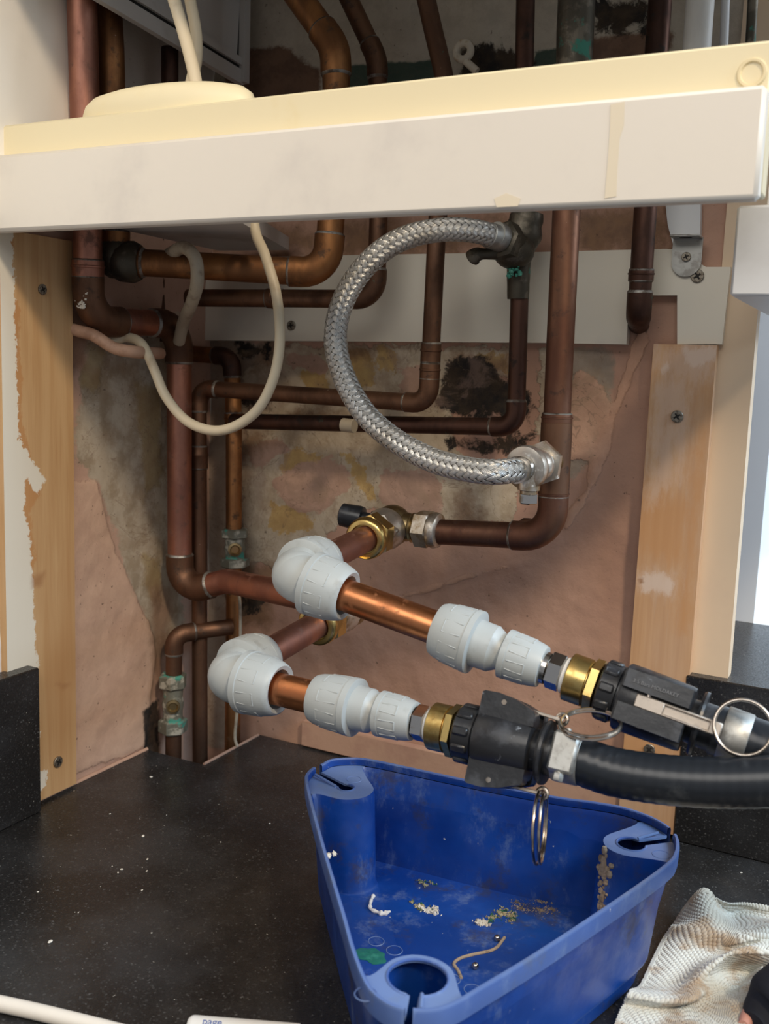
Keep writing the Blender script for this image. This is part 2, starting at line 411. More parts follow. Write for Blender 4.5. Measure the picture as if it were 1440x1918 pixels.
wp = {
 'grey': [[(430, 640), (520, 640), (540, 700), (500, 780), (460, 860), (520, 990), (470, 1080), (420, 1400), (300, 1400), (300, 600)],
          [(1060, 650), (1150, 650), (1150, 760), (1090, 880), (1060, 900)]],
 'cream': [[(520, 648), (960, 648), (960, 700), (900, 720), (850, 760), (845, 830), (900, 860), (980, 880), (965, 990), (905, 975), (820, 985), (720, 960), (680, 955), (600, 1010), (520, 1060), (455, 1050), (450, 700)],
           [(1010, 650), (1060, 650), (1075, 700), (1040, 850), (1010, 830)]],
 'yellow': [[(560, 690), (610, 700), (620, 740), (570, 735)], [(525, 850), (605, 850), (600, 885), (560, 905), (530, 890)],
            [(505, 935), (540, 950), (588, 965), (590, 990), (540, 1005), (505, 985)], [(640, 850), (660, 845), (710, 930), (700, 950), (670, 900)],
            [(650, 660), (690, 655), (700, 720), (660, 735)], [(710, 650), (745, 660), (740, 700), (715, 690)], [(880, 655), (950, 655), (950, 700), (890, 690)]],
 'pink': [[(520, 655), (600, 665), (640, 690), (600, 700), (540, 680)], [(510, 900), (560, 870), (620, 855), (650, 880), (655, 920), (600, 960), (560, 960), (520, 930)],
          [(720, 880), (800, 880), (832, 900), (825, 960), (780, 985), (740, 965), (705, 930)], [(745, 690), (800, 680), (800, 740), (760, 745)], [(455, 830), (520, 820), (540, 845), (480, 880)]],
 'smear': [[(1205, 612), (1215, 640), (1175, 730), (1150, 800), (1140, 850), (1105, 930), (1080, 965), (1060, 990), (1062, 960), (1095, 920), (1108, 860), (1130, 800), (1160, 720), (1185, 640)],
           [(1080, 690), (1130, 720), (1150, 760), (1120, 860), (1060, 860), (1060, 780)],
           [(740, 1120), (860, 1080), (1000, 1050), (900, 1075), (800, 1110)]],
 'brown': [[(340, 420), (600, 430), (590, 470), (480, 470), (340, 470)], [(640, 420), (960, 410), (980, 472), (640, 480)], [(480, 640), (540, 640), (520, 690), (470, 700)],
           [(440, 790), (500, 800), (490, 850), (450, 860)], [(850, 660), (960, 660), (960, 700), (840, 740)], [(1085, 400), (1250, 395), (1255, 470), (1085, 472)], [(620, 650), (700, 650), (690, 670), (640, 672)],
           [(560, 770), (640, 775), (640, 792), (520, 790)], [(850, 925), (880, 930), (905, 985), (850, 985)], [(420, 1050), (520, 1060), (500, 1180), (430, 1180)]],
 'upper': [[(-400, -900), (1700, -900), (1700, 210), (-400, 210)]],
 'umber': [[(440, 90), (520, 85), (600, 130), (600, 230), (400, 230)], [(1085, 70), (1260, 60), (1260, 230), (1085, 230)]],
 'green': [[(640, 122), (700, 120), (835, 110), (838, 230), (640, 230)], [(1000, 95), (1050, 90), (1050, 230), (1000, 230)]],
 'black': [[(830, 690), (880, 670), (900, 650), (950, 720), (1005, 750), (985, 780), (950, 782), (825, 780), (815, 740)], [(835, 822), (1000, 822), (970, 850), (900, 858), (855, 850)],
           [(450, 640), (500, 645), (505, 668), (460, 670)], [(870, 100), (960, 85), (1000, 90), (1000, 160), (860, 165)], [(425, 1110), (500, 1120), (470, 1150), (430, 1170)],
           [(455, 745), (500, 745), (500, 765), (465, 770)], [(1110, 0), (1210, 0), (1210, 50), (1115, 60)]],
 'hole': [[(1180, 590), (1216, 590), (1212, 622), (1185, 620)]],
}
def bdisp(P2, A):
    h = fbm(P2, 9.)*.0022+fbm(P2, 38., 3)*.0008
    h += .003*np.clip(-A['smear']/.006+.5, 0, 1)+.0016*np.clip(-A['pink']/.003+.5, 0, 1)-.0015*np.clip(-A['yellow']/.003+.5, 0, 1)
    h -= .006*np.clip(-A['black']/.02, 0, 1)
    return -np.abs(h)*0-np.minimum(h, .006)*-1 if False else h
wb = patch_grid('wall_back', B0, BU, BW, 181, 361, wm, wp, lambda x, y: PD(x, y, 0), bdisp)
wb['kind'] = 'structure'
struct('wall_back_core', MB().box((B0[0]+.36, .07, .01), (.74, .12, 1.62)), wm) if False else None

# ------------------------------------------------------------------ left wall
lm = wall_mat('patched plaster of side wall', (.53, .345, .26), (.48, .30, .225), [
    ('grey', ((.46, .39, .30), (.33, .26, .18)), .07, .004, 1.),
    ('yellow', ((.34, .25, .12), (.30, .20, .09)), .05, .006, .8),
    ('smear', ((.62, .415, .30), (.56, .365, .265)), .03, .002, .9),
    ('brown', ((.27, .15, .09), (.20, .11, .07)), .04, .01, .8),
    ('upper', ((.60, .55, .50), (.58, .53, .48)), .004, .001, 1.),
    ('white', ((.74, .70, .66), (.70, .66, .62)), .004, .001, 1.),
    ('black', ((.012, .01, .009), (.05, .03, .02)), .02, .003, 1.)])
lp = {
 'grey': [[(165, 590), (340, 590), (340, 1240), (292, 1230), (270, 1150), (235, 1080), (215, 990), (180, 905), (135, 860), (150, 740)]],
 'yellow': [[(255, 720), (300, 730), (305, 900), (270, 940), (262, 830)], [(160, 640), (200, 650), (190, 740), (150, 720)], [(270, 1040), (300, 1050), (300, 1130), (275, 1120)]],
 'smear': [[(133, 900), (180, 900), (205, 1000), (245, 1100), (285, 1190), (290, 1230), (270, 1400), (137, 1450)]],
 'brown': [[(120, 560), (170, 600), (160, 690), (120, 700)], [(280, 1100), (320, 1100), (320, 1300), (290, 1300)]],
 'upper': [[(-400, -900), (700, -900), (700, 240), (-400, 240)]],
 'white': [[(-900, 230), (40, 230), (66, 1260), (66, 1700), (-900, 1700)]],
 'black': [[(262, 1330), (296, 1310), (300, 1420), (268, 1425)]],
}
def ldisp(P2, A):
    h = fbm(P2, 10., 5)*.002+fbm(P2, 45., 8)*.0007
    h += .002*np.clip(-A['smear']/.004+.5, 0, 1)
    return h
wl = patch_grid('wall_left', (WX, -1.0, -.80), (0, 1.0, 0), (0, 0, 1.62), 241, 361, lm, lp, lambda x, y: PX(x, y, WX), ldisp)
wl['kind'] = 'structure'

# ------------------------------------------------------------------ worktop (notched around the pipes)
NX, NY = -.763, -.133
mb = MB(); zt = WT
poly = [(WX, NY), (NX, NY), (NX, -.006), (.55, -.006), (.55, -1.25), (WX, -1.25)]
mb.prism([(x, y, zt) for x, y in poly], (0, 0, -.04))
tag(obj('worktop', mb, M['granite'], loc=(-.3, -.6, zt-.04)), 'black speckled granite worktop with a notch cut round the pipes', 'worktop')
mb = MB().box((-.3, -.6, -.815), (1.4, 1.6, .02)); struct('floor', mb, M['dark'])
# thin pale bead along the joints
mb = MB(); mb.tube([(WX+.003, -.34, zt+.001), (WX+.003, NY, zt+.001)], .0025, 8)
mb.tube([(NX+.002, NY, zt+.001), (NX+.002, -.01, zt+.001)], .002, 8)
struct('trim_1', mb, M['plaster'])
mb = MB().box((-.44, -.006, zt+.019), (.50, .012, .036), bev=.002)
struct('baseboard_back', mb, M['plaster'])
# left upstand
mb = MB().box((WX+.015, -.67, zt+.086), (.024, .66, .172), bev=.002)
tag(obj('granite_upstand', mb, M['granite'], loc=(WX+.015, -.67, zt)), 'black granite upstand against the white wall at the left edge', 'upstand')
# right upstand / sill block
zs = -.324
mb = MB().box((.185, .13, (zs+zt)/2), (.738, .30, zs-zt), bev=.0015)
t_ = mb
tag(obj('granite_upstand', mb, M['granite'], loc=(.18, .13, zt)), 'black granite upstand at the right, behind the hoses, with lit top face', 'upstand')
mb = MB().box((.2, .56, zs-.006), (.75, .56, .012)); struct('window_sill', mb, M['tile'])
mb = MB().box((.25, .84, .1), (1.0, .02, 1.4)); struct('wall_right', mb, pbr('daylit reveal paint', (.50, .53, .56), .6))
mb = MB().box((-.172, .56, .1), (.04, .56, 1.4)); struct('trim_2', mb, M['tile'])

# ------------------------------------------------------------------ battens
def batten(name, label, cat, unproj, org, U, W, mat, patches, thick, nrm_dir):
    t = thing(name, label, cat, org)
    face = patch_grid('batten_face', V(org)+V(nrm_dir)*thick, U, W, 30, 220, mat, patches, unproj, None, t)
    return t
def solid_batten(name, label, org, U, W, out, thick, mat, patches, unproj):
    """one mesh: finely divided front face plus the other five faces"""
    org = V(org); U = V(U); W = V(W); out = V(out)
    o = patch_grid(name, org+out*thick, U, W, 40, 220, mat, patches, unproj, None, None, loc=org)
    me = o.data; nv = len(me.vertices)
    import bmesh
    bm = bmesh.new(); bm.from_mesh(me)
    F = [org-org, U, U+W, W]; top = [bm.verts.new(Vector(p+out*thick)) for p in F]; bot = [bm.verts.new(Vector(p)) for p in F]
    for k in ('paint', 'knot', 'orange', 'smear2'):
        ly = bm.verts.layers.float.get(k)
        if ly:
            for v_ in top+bot: v_[ly] = .5
    for i in range(4): j = (i+1) % 4; bm.faces.new((bot[i], bot[j], top[j], top[i]))
    bm.faces.new(bot); bm.to_mesh(me); bm.free(); me.set_sharp_from_angle(angle=.6)
    return tag(o, label, 'batten')
lb = solid_batten('wooden_batten', 'tall bare pine batten screwed to the left wall, torn white paint along one edge', (WX, -.371, WT+.004), (0, .102, 0), (0, 0, .645), (1, 0, 0), .010, M['pine'], {
  'paint': [[(-60, 380), (22, 380), (26, 520), (30, 700), (36, 820), (60, 860), (82, 900), (70, 925), (50, 900), (45, 960), (58, 1010), (62, 1100), (70, 1250), (72, 1500), (-60, 1500)], [(70, 1450), (90, 1440), (86, 1470), (72, 1490)]],
  'orange': [[(-20, 420), (22, 420), (24, 520), (0, 540), (-20, 520)], [(20, 560), (34, 560), (42, 800), (60, 860), (84, 900), (74, 930), (56, 960), (66, 1020), (60, 1100), (48, 1000), (36, 900), (24, 760)]],
  'knot': [[(60, 1080), (85, 1070), (78, 1098), (60, 1100)], [(105, 1280), (130, 1282), (118, 1290)]]}, lambda x, y: PX(x, y, WX+.010))
zb = float(PD(1145, 1530, 0)[2])
rb = solid_batten('wooden_batten', 'sanded pine batten with whitish smears, screwed upright on the back wall at the right', (-.2475, -.001, WT+.006), (.0665, 0, 0), (0, 0, .551), (0, -1, 0), .017, M['pine_white'], {
  'paint': [[(1225, 645), (1345, 645), (1340, 700), (1300, 720), (1240, 700)], [(1230, 720), (1290, 700), (1270, 900), (1215, 950)], [(1190, 1080), (1230, 1070), (1262, 1090), (1260, 1110), (1205, 1105)]],
  'orange': [[(1340, 690), (1335, 760), (1310, 960), (1285, 1180), (1265, 1180), (1290, 960), (1310, 760)], [(1200, 900), (1290, 940), (1280, 1060), (1195, 1040)], [(1150, 1370), (1270, 1370), (1260, 1450), (1150, 1450)]],
  'smear2': [[(1280, 655), (1345, 650), (1340, 668), (1300, 690), (1282, 680)], [(1236, 690), (1252, 680), (1256, 688), (1242, 700)], [(1196, 1082), (1240, 1072), (1262, 1092), (1250, 1112), (1205, 1108)]],
  'knot': [[(1195, 1085), (1204, 1082), (1206, 1092), (1198, 1093)]]}, lambda x, y: PD(x, y, .018))
# beige end board right of the batten
mb = MB().prism([V((-.185, -.0045, zs)), V((-.142, -.0045, zs)), V((-.145, -.0045, .075)), V((-.145, -.0045, .60)), V((-.185, -.0045, .60))], (0, .022, 0))
struct('trim_4', mb, M['beige'])

# ------------------------------------------------------------------ white board on the back wall, with cut-out
bd = [(345, 486), (590, 479), (1010, 472), (1248, 466), (1262, 467), (1322, 500), (1368, 500), (1352, 645), (1268, 645), (1268, 553), (1215, 553), (1178, 560), (1173, 645), (1010, 642), (345, 637)]
mb = MB().prism([PD(x, y, .013) for x, y in bd], (0, .0125, 0))
tag(obj('backing_board', mb, M['mdf'], loc=PD(760, 640, .013)), 'long white melamine board with a square cut-out, screwed across the back wall', 'board')
mb = MB().prism([PD(x, y, .010) for x, y in [(1246, 380), (1312, 380), (1310, 464), (1262, 464), (1250, 420)]], (0, .0095, 0))
struct('trim_5', mb, M['white_cold'])

# ------------------------------------------------------------------ front rail and shelf
xr = -.1075
mb = MB().box((-.4825, -.383, .1607), (.7620, .017, .0740), bev=.003)
fr = tag(obj('front_rail', mb, M['white'], loc=(-.48, -.35, .13)), 'thick white painted front rail crossing the whole opening, its underside scuffed grey', 'rail')
st = pbr('yellowed paint run', (.79, .70, .54), .45)
dr = MB().prism([PD(x, y, .3917) for x, y in [(1143, 196), (1170, 190), (1168, 235), (1160, 260), (1156, 320), (1154, 368), (1132, 372), (1138, 300), (1142, 240)]], (0, -.0002, 0))
obj('paint_run', dr, st, fr, label='faint yellow paint run')
obj('paint_run', MB().prism([PD(x, y, .3917) for x, y in [(925, 372), (948, 362), (975, 372), (970, 386), (930, 388)]], (0, -.0002, 0)), st, fr, label='small yellow paint stain')
mb = MB().box((-.4835, -.362, .180), (.764, .025, .1015), bev=.002)
crl = tag(obj('cream_rail', mb, M['cream'], loc=(-.48, -.33, .135)), 'cream painted timber rail standing just behind and above the white front rail', 'rail')
obj('ring_stain', MB().ring(PD(1408, 137, .3747), (0, -1, 0), .0085, .0016, 32, 6), pbr('ring stain', (.78, .66, .41), .5), crl, label='faint brown ring mark')
mb = MB().box((-.108, -.135, .0985), (.036, .360, .067), bev=.002)
tag(obj('rail_bracket', mb, M['white_cold'], loc=(-.108, -.285, .07)), 'short white timber block under the right end of the front rail', 'block')
struct('light_block_front', MB().box((-.35, -.402, .80), (1.25, .02, .76)), M['white'])  # unseen board added above the view, keeps light out of the upper recess
struct('light_block_top', MB().box((-.35, -.18, .80), (1.25, .36, .02)), M['white'])  # unseen lid added over the recess so the pipes above the rail stay dark
struct('light_block_side', MB().box((.21, -.18, .72), (.02, .38, .98)), M['white'])  # unseen board added right of the view, shades the casing from the side light
# shelf slab
sh = [PZ(243, 440, .148), PZ(402, 476, .148), PZ(540, 480, .148), PZ(418, 428, .148), V((-.62, -.315, .148)), V((WX+.004, -.315, .148))]
sh = [V((WX+.05, -.315, .148)), V((-.835, -.2, .148)), V((-.835, -.062, .148)), V((-.70, -.022, .148)), V((-.63, -.315, .148))]
sh = [(-.808, -.335), (-.822, -.035), (-.72, -.022), (-.60, -.335)]
mb = MB().prism([V((x, y, .147)) for x, y in sh], (0, 0, .016))
tag(obj('shelf_board', mb, M['white_dusty'], loc=(-.72, -.17, .147)), 'white shelf board seen from below behind the front rail at the upper left', 'shelf')
# round cream cap on the shelf, cables pass through it
cc = V((-.657, -.338, .2309))
mb = MB().lathe(cc, (0, 0, 1), [(0, .102), (.008, .1025), (.016, .099), (.022, .090), (.026, .070), (.028, .04), (.0285, .008)], 72, ell=.33)
tag(obj('round_cap', mb, M['cream'], loc=cc), 'rounded cream plastic cap standing on the cream rail at the left, cables ending on it', 'cap')

# upper left white cabinet side and casing
mb = MB().box((WX+.012, -.56, .44), (.022, .57, .60)); mb.v = [(x, y, z+0) for x, y, z in mb.v]
struct('trim_6', mb, M['white'])
t = thing('boiler_casing', 'white sheet metal casing with dark seams hanging over the pipes at upper left', 'casing', (-.79, -.2, .36))
cs, ce = PD(160, -10, .31), PD(449, 160, .035)
cd = nrm(ce-cs); cL = np.linalg.norm(ce-cs); cn = nrm(np.cross(cd, (0, 0, 1))); cu = np.cross(cn, cd)
if cn[0] < 0: cn = -cn
def cbx(a, b, h0, h1, o, th): return MB().box(cs+cd*(a+b)/2+cu*(h0+h1)/2+cn*o, (b-a, th, h1-h0), ax=[cd, cn, cu])
obj('bottom_trim', cbx(-.02, cL, 0, .017, .002, .008), M['white_dusty'], t)
obj('seam', cbx(-.02, cL-.004, .017, .022, -.001, .008), M['dark'], t)
obj('panel_lip', cbx(-.02, cL-.004, .022, .031, .003, .008), M['white_dusty'], t)
obj('side_panel', cbx(-.02, cL-.012, .031, .30, -.002, .008), M['white_dusty'], t)
obj('corner_post', MB().box(ce+V((.006, 0, .06)), (.009, .012, .115)), M['white_dusty'], t)
obj('seam', MB().box(ce+V((-.002, -.002, .06)), (.008, .010, .110)), M['dark'], t)
obj('bracket_plate', MB().box(ce+V((.02, -.012, .117)), (.06, .06, .004)), M['white_dusty'], t)

# ------------------------------------------------------------------ screws
scr = thing('wood_screw', 'cross head screw near the top of the left pine batten', 'screw', (0, 0, 0), 'screws')
b_ = MB().lathe((0, 0, -.0015), (0, 0, 1), [(0, .0056), (.0019, .0058), (.0024, .0052)], 28)
obj('head', b_, M['screw'], scr)
b_ = MB()
for a in (0, math.pi/2): b_.box((0, 0, .0008), (.0066, .0016, .0008), ax=[(math.cos(a), math.sin(a), 0), (-math.sin(a), math.cos(a), 0), (0, 0, 1)])
b_.lathe((0, 0, .0003), (0, 0, 1), [(0, .0017), (.0010, .0016)], 12)
obj('cross_recess', b_, M['scr_dark'], scr)
def dup(r, loc, rot, label, scale=1.):
    q = r.copy(); C.objects.link(q); q.location = loc; q.rotation_euler = rot; q.scale = (scale,)*3; q['label'] = label
    for ch in r.children:
        k = ch.copy(); C.objects.link(k); k.parent = q
    return q
H = math.pi/2
rl, rbk = (0, H, 0), (H, 0, 0)
scr.location = PX(80, 542, WX+.0115); scr.rotation_euler = (0, H, 0); scr.rotation_euler.rotate_axis('Z', .5)
def rz(e, a):
    from mathutils import Euler
    E_ = Euler(e); E_.rotate_axis('Z', a); return E_
dup(scr, PX(109, 1427, WX+.0115), rz((0, H, 0), 1.1), 'dark cross head screw at the foot of the left pine batten', 1.15)
dup(scr, PD(1268, 780, .0195), rz((H, 0, 0), .55), 'cross head screw in the upper part of the right batten', 1.15)
dup(scr, PD(1216, 1404, .0195), rz((H, 0, 0), .9), 'screw low in the right batten, seen between the two hoses', 1.1)
dup(scr, PD(545, 610, .0145), rz((H, 0, 0), .2), 'dull cross head screw in the white board beside the cream cable', 1.1)
dup(scr, PD(1306, 517, .0145), rz((H, 0, 0), .6), 'large cross head screw just below the metal angle bracket', 1.2)
dup(scr, PD(1285, 481, .0185), rz((H, 0, 0), .4), 'cross head screw fixing the metal angle bracket to the board', .85)

# angle bracket
c0 = PD(1287, 476, .015)
t = thing('angle_bracket', 'small zinc plated angle bracket screwed to the white board at upper right', 'bracket', c0)
u1 = .0155
arc = [V((u1*math.cos(a), 0, -.008+u1*math.sin(a))) for a in np.linspace(math.pi, 2*math.pi, 17)]
mb = MB().prism([c0+p for p in arc]+[c0+V((u1, 0, .016)), c0+V((-u1, 0, .016))], (0, -.0022, 0))
obj('upright_plate', mb, M['steel'], t)
mb = MB().box(c0+V((0, -.011, .0165)), (2*u1, .024, .0022), bev=.0008); obj('flange', mb, M['steel'], t)
mb = MB().box(c0+V((0, -.014, .0155)), (.012, .006, .0008)); obj('slot', mb, M['scr_dark'], t)

# ------------------------------------------------------------------ copper pipes
def pipe(label, pts, w, mat, R=.03, elbows=None, coup=(), ringm='solder', name='copper_pipe', el=1.13, ewm=None, base=None, sub=None, n=28, ringw=.0022):
    """pts: (px, py, d) or arrays; w: pipe width in px at the first point or radius in m"""
    P = [PD(*p) if len(p) == 3 and not isinstance(p, np.ndarray) else V(p) for p in pts]
    r = w if w < 1 else float(np.mean([rad(w, p) for p in P]))
    path, arcs = fillet(P, R)
    t = thing(name, label, 'pipe', base if base is not None else P[-1])
    obj('tube', MB().tube(path, r, n), mat, t)
    for i, (arc, u, v) in enumerate(arcs):
        if elbows is not None and i not in elbows: continue
        e = r*.9
        q = [arc[0]+u*e]+list(arc)+[arc[-1]+v*e]
        obj('elbow', MB().tube(q, r*el, n), ewm or mat, t)
        for q0_, uu in ((arc[0]+u*(e-.001), u), (arc[-1]+v*(e-.001), v)):
            obj('solder_ring', MB().lathe(q0_, uu, [(0, r*el*.99), (.0003, r*el*1.01), (ringw*.6, r*el*1.0), (ringw+.001, r*1.01)], n), M[ringm], t)
    for (i, f, L) in coup:      # coupling on segment i at fraction f, length L
        a, b = P[i], P[i+1]; c = a+(b-a)*f; ax = nrm(b-a)
        obj('coupling', MB().lathe(c-ax*L/2, ax, [(0, r*1.02), (.001, r*1.12), (L*.3, r*1.13), (L*.33, r*1.19), (L*.42, r*1.19), (L*.45, r*1.13), (L-.001, r*1.12), (L, r*1.02)], n), mat, t)
        obj('solder_ring', MB().lathe(c-ax*(L/2+.001), ax, [(0, r*1.03), (.001, r*1.125), (.002, r*1.125)], n), M[ringm], t)
        obj('solder_ring', MB().lathe(c+ax*(L/2-.001), ax, [(0, r*1.125), (.001, r*1.125), (.002, r*1.02)], n), M[ringm], t)
    t['r'] = r
    return t, P, r
# A: main riser with the lower elbow towards the upper valve
tA, PA, rA = pipe('thick copper riser right of the braided hose, turning left at an elbow near the bottom', [(1100, -420, .13), (1050, 620, .13), (1033, 1006, .13), (795, 995, .13)], 51, M['cu_red'], R=[.3, .032], elbows=[1], coup=[(1, .42, .011), (1, .79, .010)])
# tee where the hose joins
mb = MB(); a_, b_2 = PA[1]+(PA[2]-PA[1])*.43, PA[1]+(PA[2]-PA[1])*.79
mb.lathe(a_, b_2-a_, [(0, rA*1.02), (.002, rA*1.15), (np.linalg.norm(b_2-a_)-.002, rA*1.15), (np.linalg.norm(b_2-a_), rA*1.02)], 28)
obj('tee_sleeve', mb, M['cu_dull'], tA)
bc = PD(1037, 862, .13); bdir = nrm(PD(985, 878, .20)-bc)
mb = MB().lathe(bc, bdir, [(0, .0145), (.018, .0145), (.024, .0155), (.027, .0140), (.030, .0155), (.034, .0135)], 28)
obj('tee_branch', mb, M['brass_old'], tA)
mb = MB().ball(PD(987, 985, .118), .009, 14, (1.2, 1, 1)).tube([PD(987, 985, .118), PD(1010, 980, .128)], .006, 12)
obj('drain_boss', mb, M['cu_dull'], tA)
# B: smaller pipe right, valve on top
tB, PB, rB = pipe('dark slim copper pipe below the tarnished valve, turning left along the wall', [(992, -420, .055), (976, 440, .055), (966, 800, .055), (436, 789, .045)], 33, M['cu_dark'], R=[.5, .02], elbows=[1], coup=[(1, .12, .02)])
# C
tC, PC_, rC = pipe('brown copper pipe dropping behind the braided hose, then running left over a black damp patch', [(730, -300, .085), (812, 60, .085), (836, 160, .085), (817, 450, .085), (802, 756, .075), (372, 727, .078), (375, 1500, .078)], 33, M['cu_dull'], R=[.12, .12, .3, .02, .02], elbows=[3, 4], coup=[(3, .68, .022), (3, .80, .020), (5, .16, .03)])
# D
tD, PDp, rD = pipe('stout orange copper pipe along the top left, bending up behind the rail', [(176, -420, .240), (207, 100, .232), (216, 489, .225), (612, 512, .125), (632, 260, .12), (628, 90, .12), (420, -199, .12)], 51, M['cu_orange'], R=[.5, .02, .03, .3, .045], elbows=[1, 2, 4], name='copper_pipe')
mb = MB().lathe(PDp[2]-nrm(PDp[3]-PDp[2])*.004, nrm(PDp[3]-PDp[2]), [(0, .018), (.01, .023), (.026, .024), (.034, .020)], 28).ball(PDp[2]+V((0, 0, .006)), .0215, 20, (1, 1, 1.25))
obj('dark_joint', mb, M['bronze_dark'], tD)
# E
pipe('dull copper pipe under the stout one, elbow rising just left of the braided hose', [(352, 558, .105), (704, 560, .07), (712, 300, .07), (706, 110, .07), (560, -200, .07)], 34, M['cu_dull'], R=[.024, .3, .05], elbows=[0, 2], coup=[(0, .48, .02)])
# short verticals in the dark corner
pipe('short dark vertical pipe deep in the corner under the shelf', [(296, 440, .10), (296, 640, .10)], 27, M['cu_dark'], elbows=[])
pipe('dark green stained vertical pipe deep in the corner beside the cable', [(335, 520, .05), (333, 640, .05)], 24, M['bronze_dark'], elbows=[])
# G: left big pipe
tG, PG, rG = pipe('thick copper pipe at far left, elbowing right and then straight down the corner', [(143, -420, .300), (163, 380, .270), (166, 602, .262), (335, 606, .112), (337, 1110, .105), (425, 1088, .10), (600, 1125, .15)], 50, M['cu_pink'], R=[.3, .036, .034, .03, .03], elbows=[1, 2, 3], coup=[(1, .55, .02)], ewm=M['cu_dull'])
mb = MB()
for k in range(120):
    q = random.random(); p = PD(153+random.gauss(0, 4), 530+q*48, .262+.0155+random.uniform(-.002, .001)); mb.ball(p, random.uniform(.0006, .002), 6, (1, 1, random.uniform(.7, 1.6)))
obj('limescale_crust', mb, M['crumb'], tG)
pipe('short copper pipe stub in shadow under the casing', [(318, 90, .14), (318, 300, .14)], 32, M['cu_dark'], elbows=[])
# K + I
tI, PI, rI = pipe('slim orange copper pipe down the corner with a hooked top and a small valve', [(350, 662, .04), (434, 668, .035), (438, 790, .035), (438, 1150, .035), (434, 1500, .035)], 30, M['cu_orange'], R=[.018, .3, .3], elbows=[0], coup=[(1, .98, .02)], ewm=M['cu_dark'])
# J
tJ, PJ, rJ = pipe('short brown pipe low in the corner, elbow over the crusted stop valve', [(434, 1174, .05), (326, 1188, .112), (324, 1500, .112)], 30, M['cu_dull'], R=.018, elbows=[0])
# L
pipe('dark copper pipe at right ending in an elbow that enters the wall', [(1266, -420, .06), (1208, 400, .06), (1196, 585, .05), (1196, 606, .0)], 42, M['cu_dark'], R=[.4, .014], elbows=[1], coup=[(1, .62, .012)])
# top right verticals (behind the rail)
tW, _, _ = pipe('white painted vertical pipe with peeling flakes at the top right', [(1342, -420, .09), (1304, 100, .09), (1296, 200, .09)], 52, pbr('peeling white paint', (.62, .61, .58), .5, 0, [((.40, .36, .31), 16, .60, .64), ((.12, .08, .05), 40, .66, .69)], [(40, .4, .002)]), R=.3, elbows=[])
obj('lagging', MB().tube([PD(1098, -420, .13), PD(1077, 60, .13), PD(1074, 160, .13), PD(1072, 205, .13)], [.0178, .0182, .0176, .0172], 28), M['bronze_dark'], tA)
pipe('slim dark pipe close to the wall at the top right corner', [(1374, -420, .03), (1352, 180, .03)], 16, M['white_cold'], elbows=[])
pipe('blue grey pipe nearest the right edge above the rail', [(1432, -420, .05), (1400, 180, .05)], 19, M['bronze_dark'], elbows=[])

# small iso valves
def iso(label, p0, p1, rp, mat):
    p0, p1 = V(p0), V(p1); ax = nrm(p1-p0); L = np.linalg.norm(p1-p0)
    t = thing('isolating_valve', label, 'valve', p1)
    b = MB().lathe(p0+ax*L*.2, ax, [(0, rp*1.15), (L*.08, rp*1.25), (L*.2, rp*1.2), (L*.3, rp*1.35), (L*.42, rp*1.2), (L*.6, rp*1.2)], 24)
    obj('body', b, mat, t)
    obj('compression_nut', MB().hexnut(p0, ax, L*.24, rp*1.75), mat, t)
    obj('compression_nut', MB().hexnut(p0+ax*L*.76, ax, L*.24, rp*1.8, .3), mat, t)
    c = p0+ax*L*.5; f = nrm(EYE-c); f = nrm(f-(f @ ax)*ax)
    sc = obj('slotted_screw', MB().lathe(c+f*rp, f, [(0, rp*.85), (rp*.55, rp*.85), (rp*.6, rp*.6), (rp*.35, rp*.45), (rp*.35, rp*.1)], 20), M['brass_old'], t)
    return t
iso('crusted stop valve low in the corner on the short brown pipe', PD(324, 1262, .112), PD(324, 1372, .112), rJ, M['verdigris'])
iso('small verdigris stained valve on the slim orange pipe above the big grey elbow', PD(440, 990, .035), PD(440, 1062, .035), rI, M['verdigris'])

# valve on top of pipe B
vb = PD(955, 455, .06)
t = thing('hose_valve', 'lumpy tarnished bronze valve with green crust at the top of the braided hose', 'valve', vb)
pts_ = [PD(990, 395, .06), PD(978, 440, .06), PD(972, 480, .058), PD(970, 560, .056)]
obj('body', MB().tube(spline(pts_, 6), [.0165, .018, .019, .0185, .020, .0215, .022, .0215, .020, .019, .018, .0165, .0150, .0135, .0130, .0130, .0125, .0125, .012], 24).ball(PD(962, 470, .075), .021, 20, (1.1, 1, .95)), M['bronze_dark'], t)
hd = nrm(PD(915, 436, .115)-PD(965, 462, .07))
obj('outlet_nut', MB().hexnut(PD(958, 458, .08), hd, .02, .0215, .2), M['bronze_dark'], t)
obj('ferrule', MB().lathe(PD(945, 450, .092), hd, [(0, .0125), (.002, .0150), (.016, .0150), (.018, .0145)], 28), M['steel'], t)
obj('lever', MB().tube(spline([PD(940, 470, .09), PD(915, 475, .10), PD(893, 477, .105), PD(880, 488, .105)], 5), [.007, .0075, .008, .0078, .007, .0065, .006, .006, .0065, .0075, .008, .0085, .009, .009, .0085, .005], 14), M['bronze_dark'], t)
mb = MB()
for k in range(46):
    mb.ball(PD(957+random.uniform(-8, 20)*(.4+k/60), 478+k*.9+random.uniform(-5, 5), .0795+random.uniform(-.005, .0015)), random.uniform(.001, .003), 8, (1, 1, random.uniform(.6, 1.4)))
obj('green_crust', mb, pbr('green verdigris crust', (.05, .24, .18), .9, 0, [((.12, .36, .28), 200, .5, .6)], [(300, .8, .001)]), t)

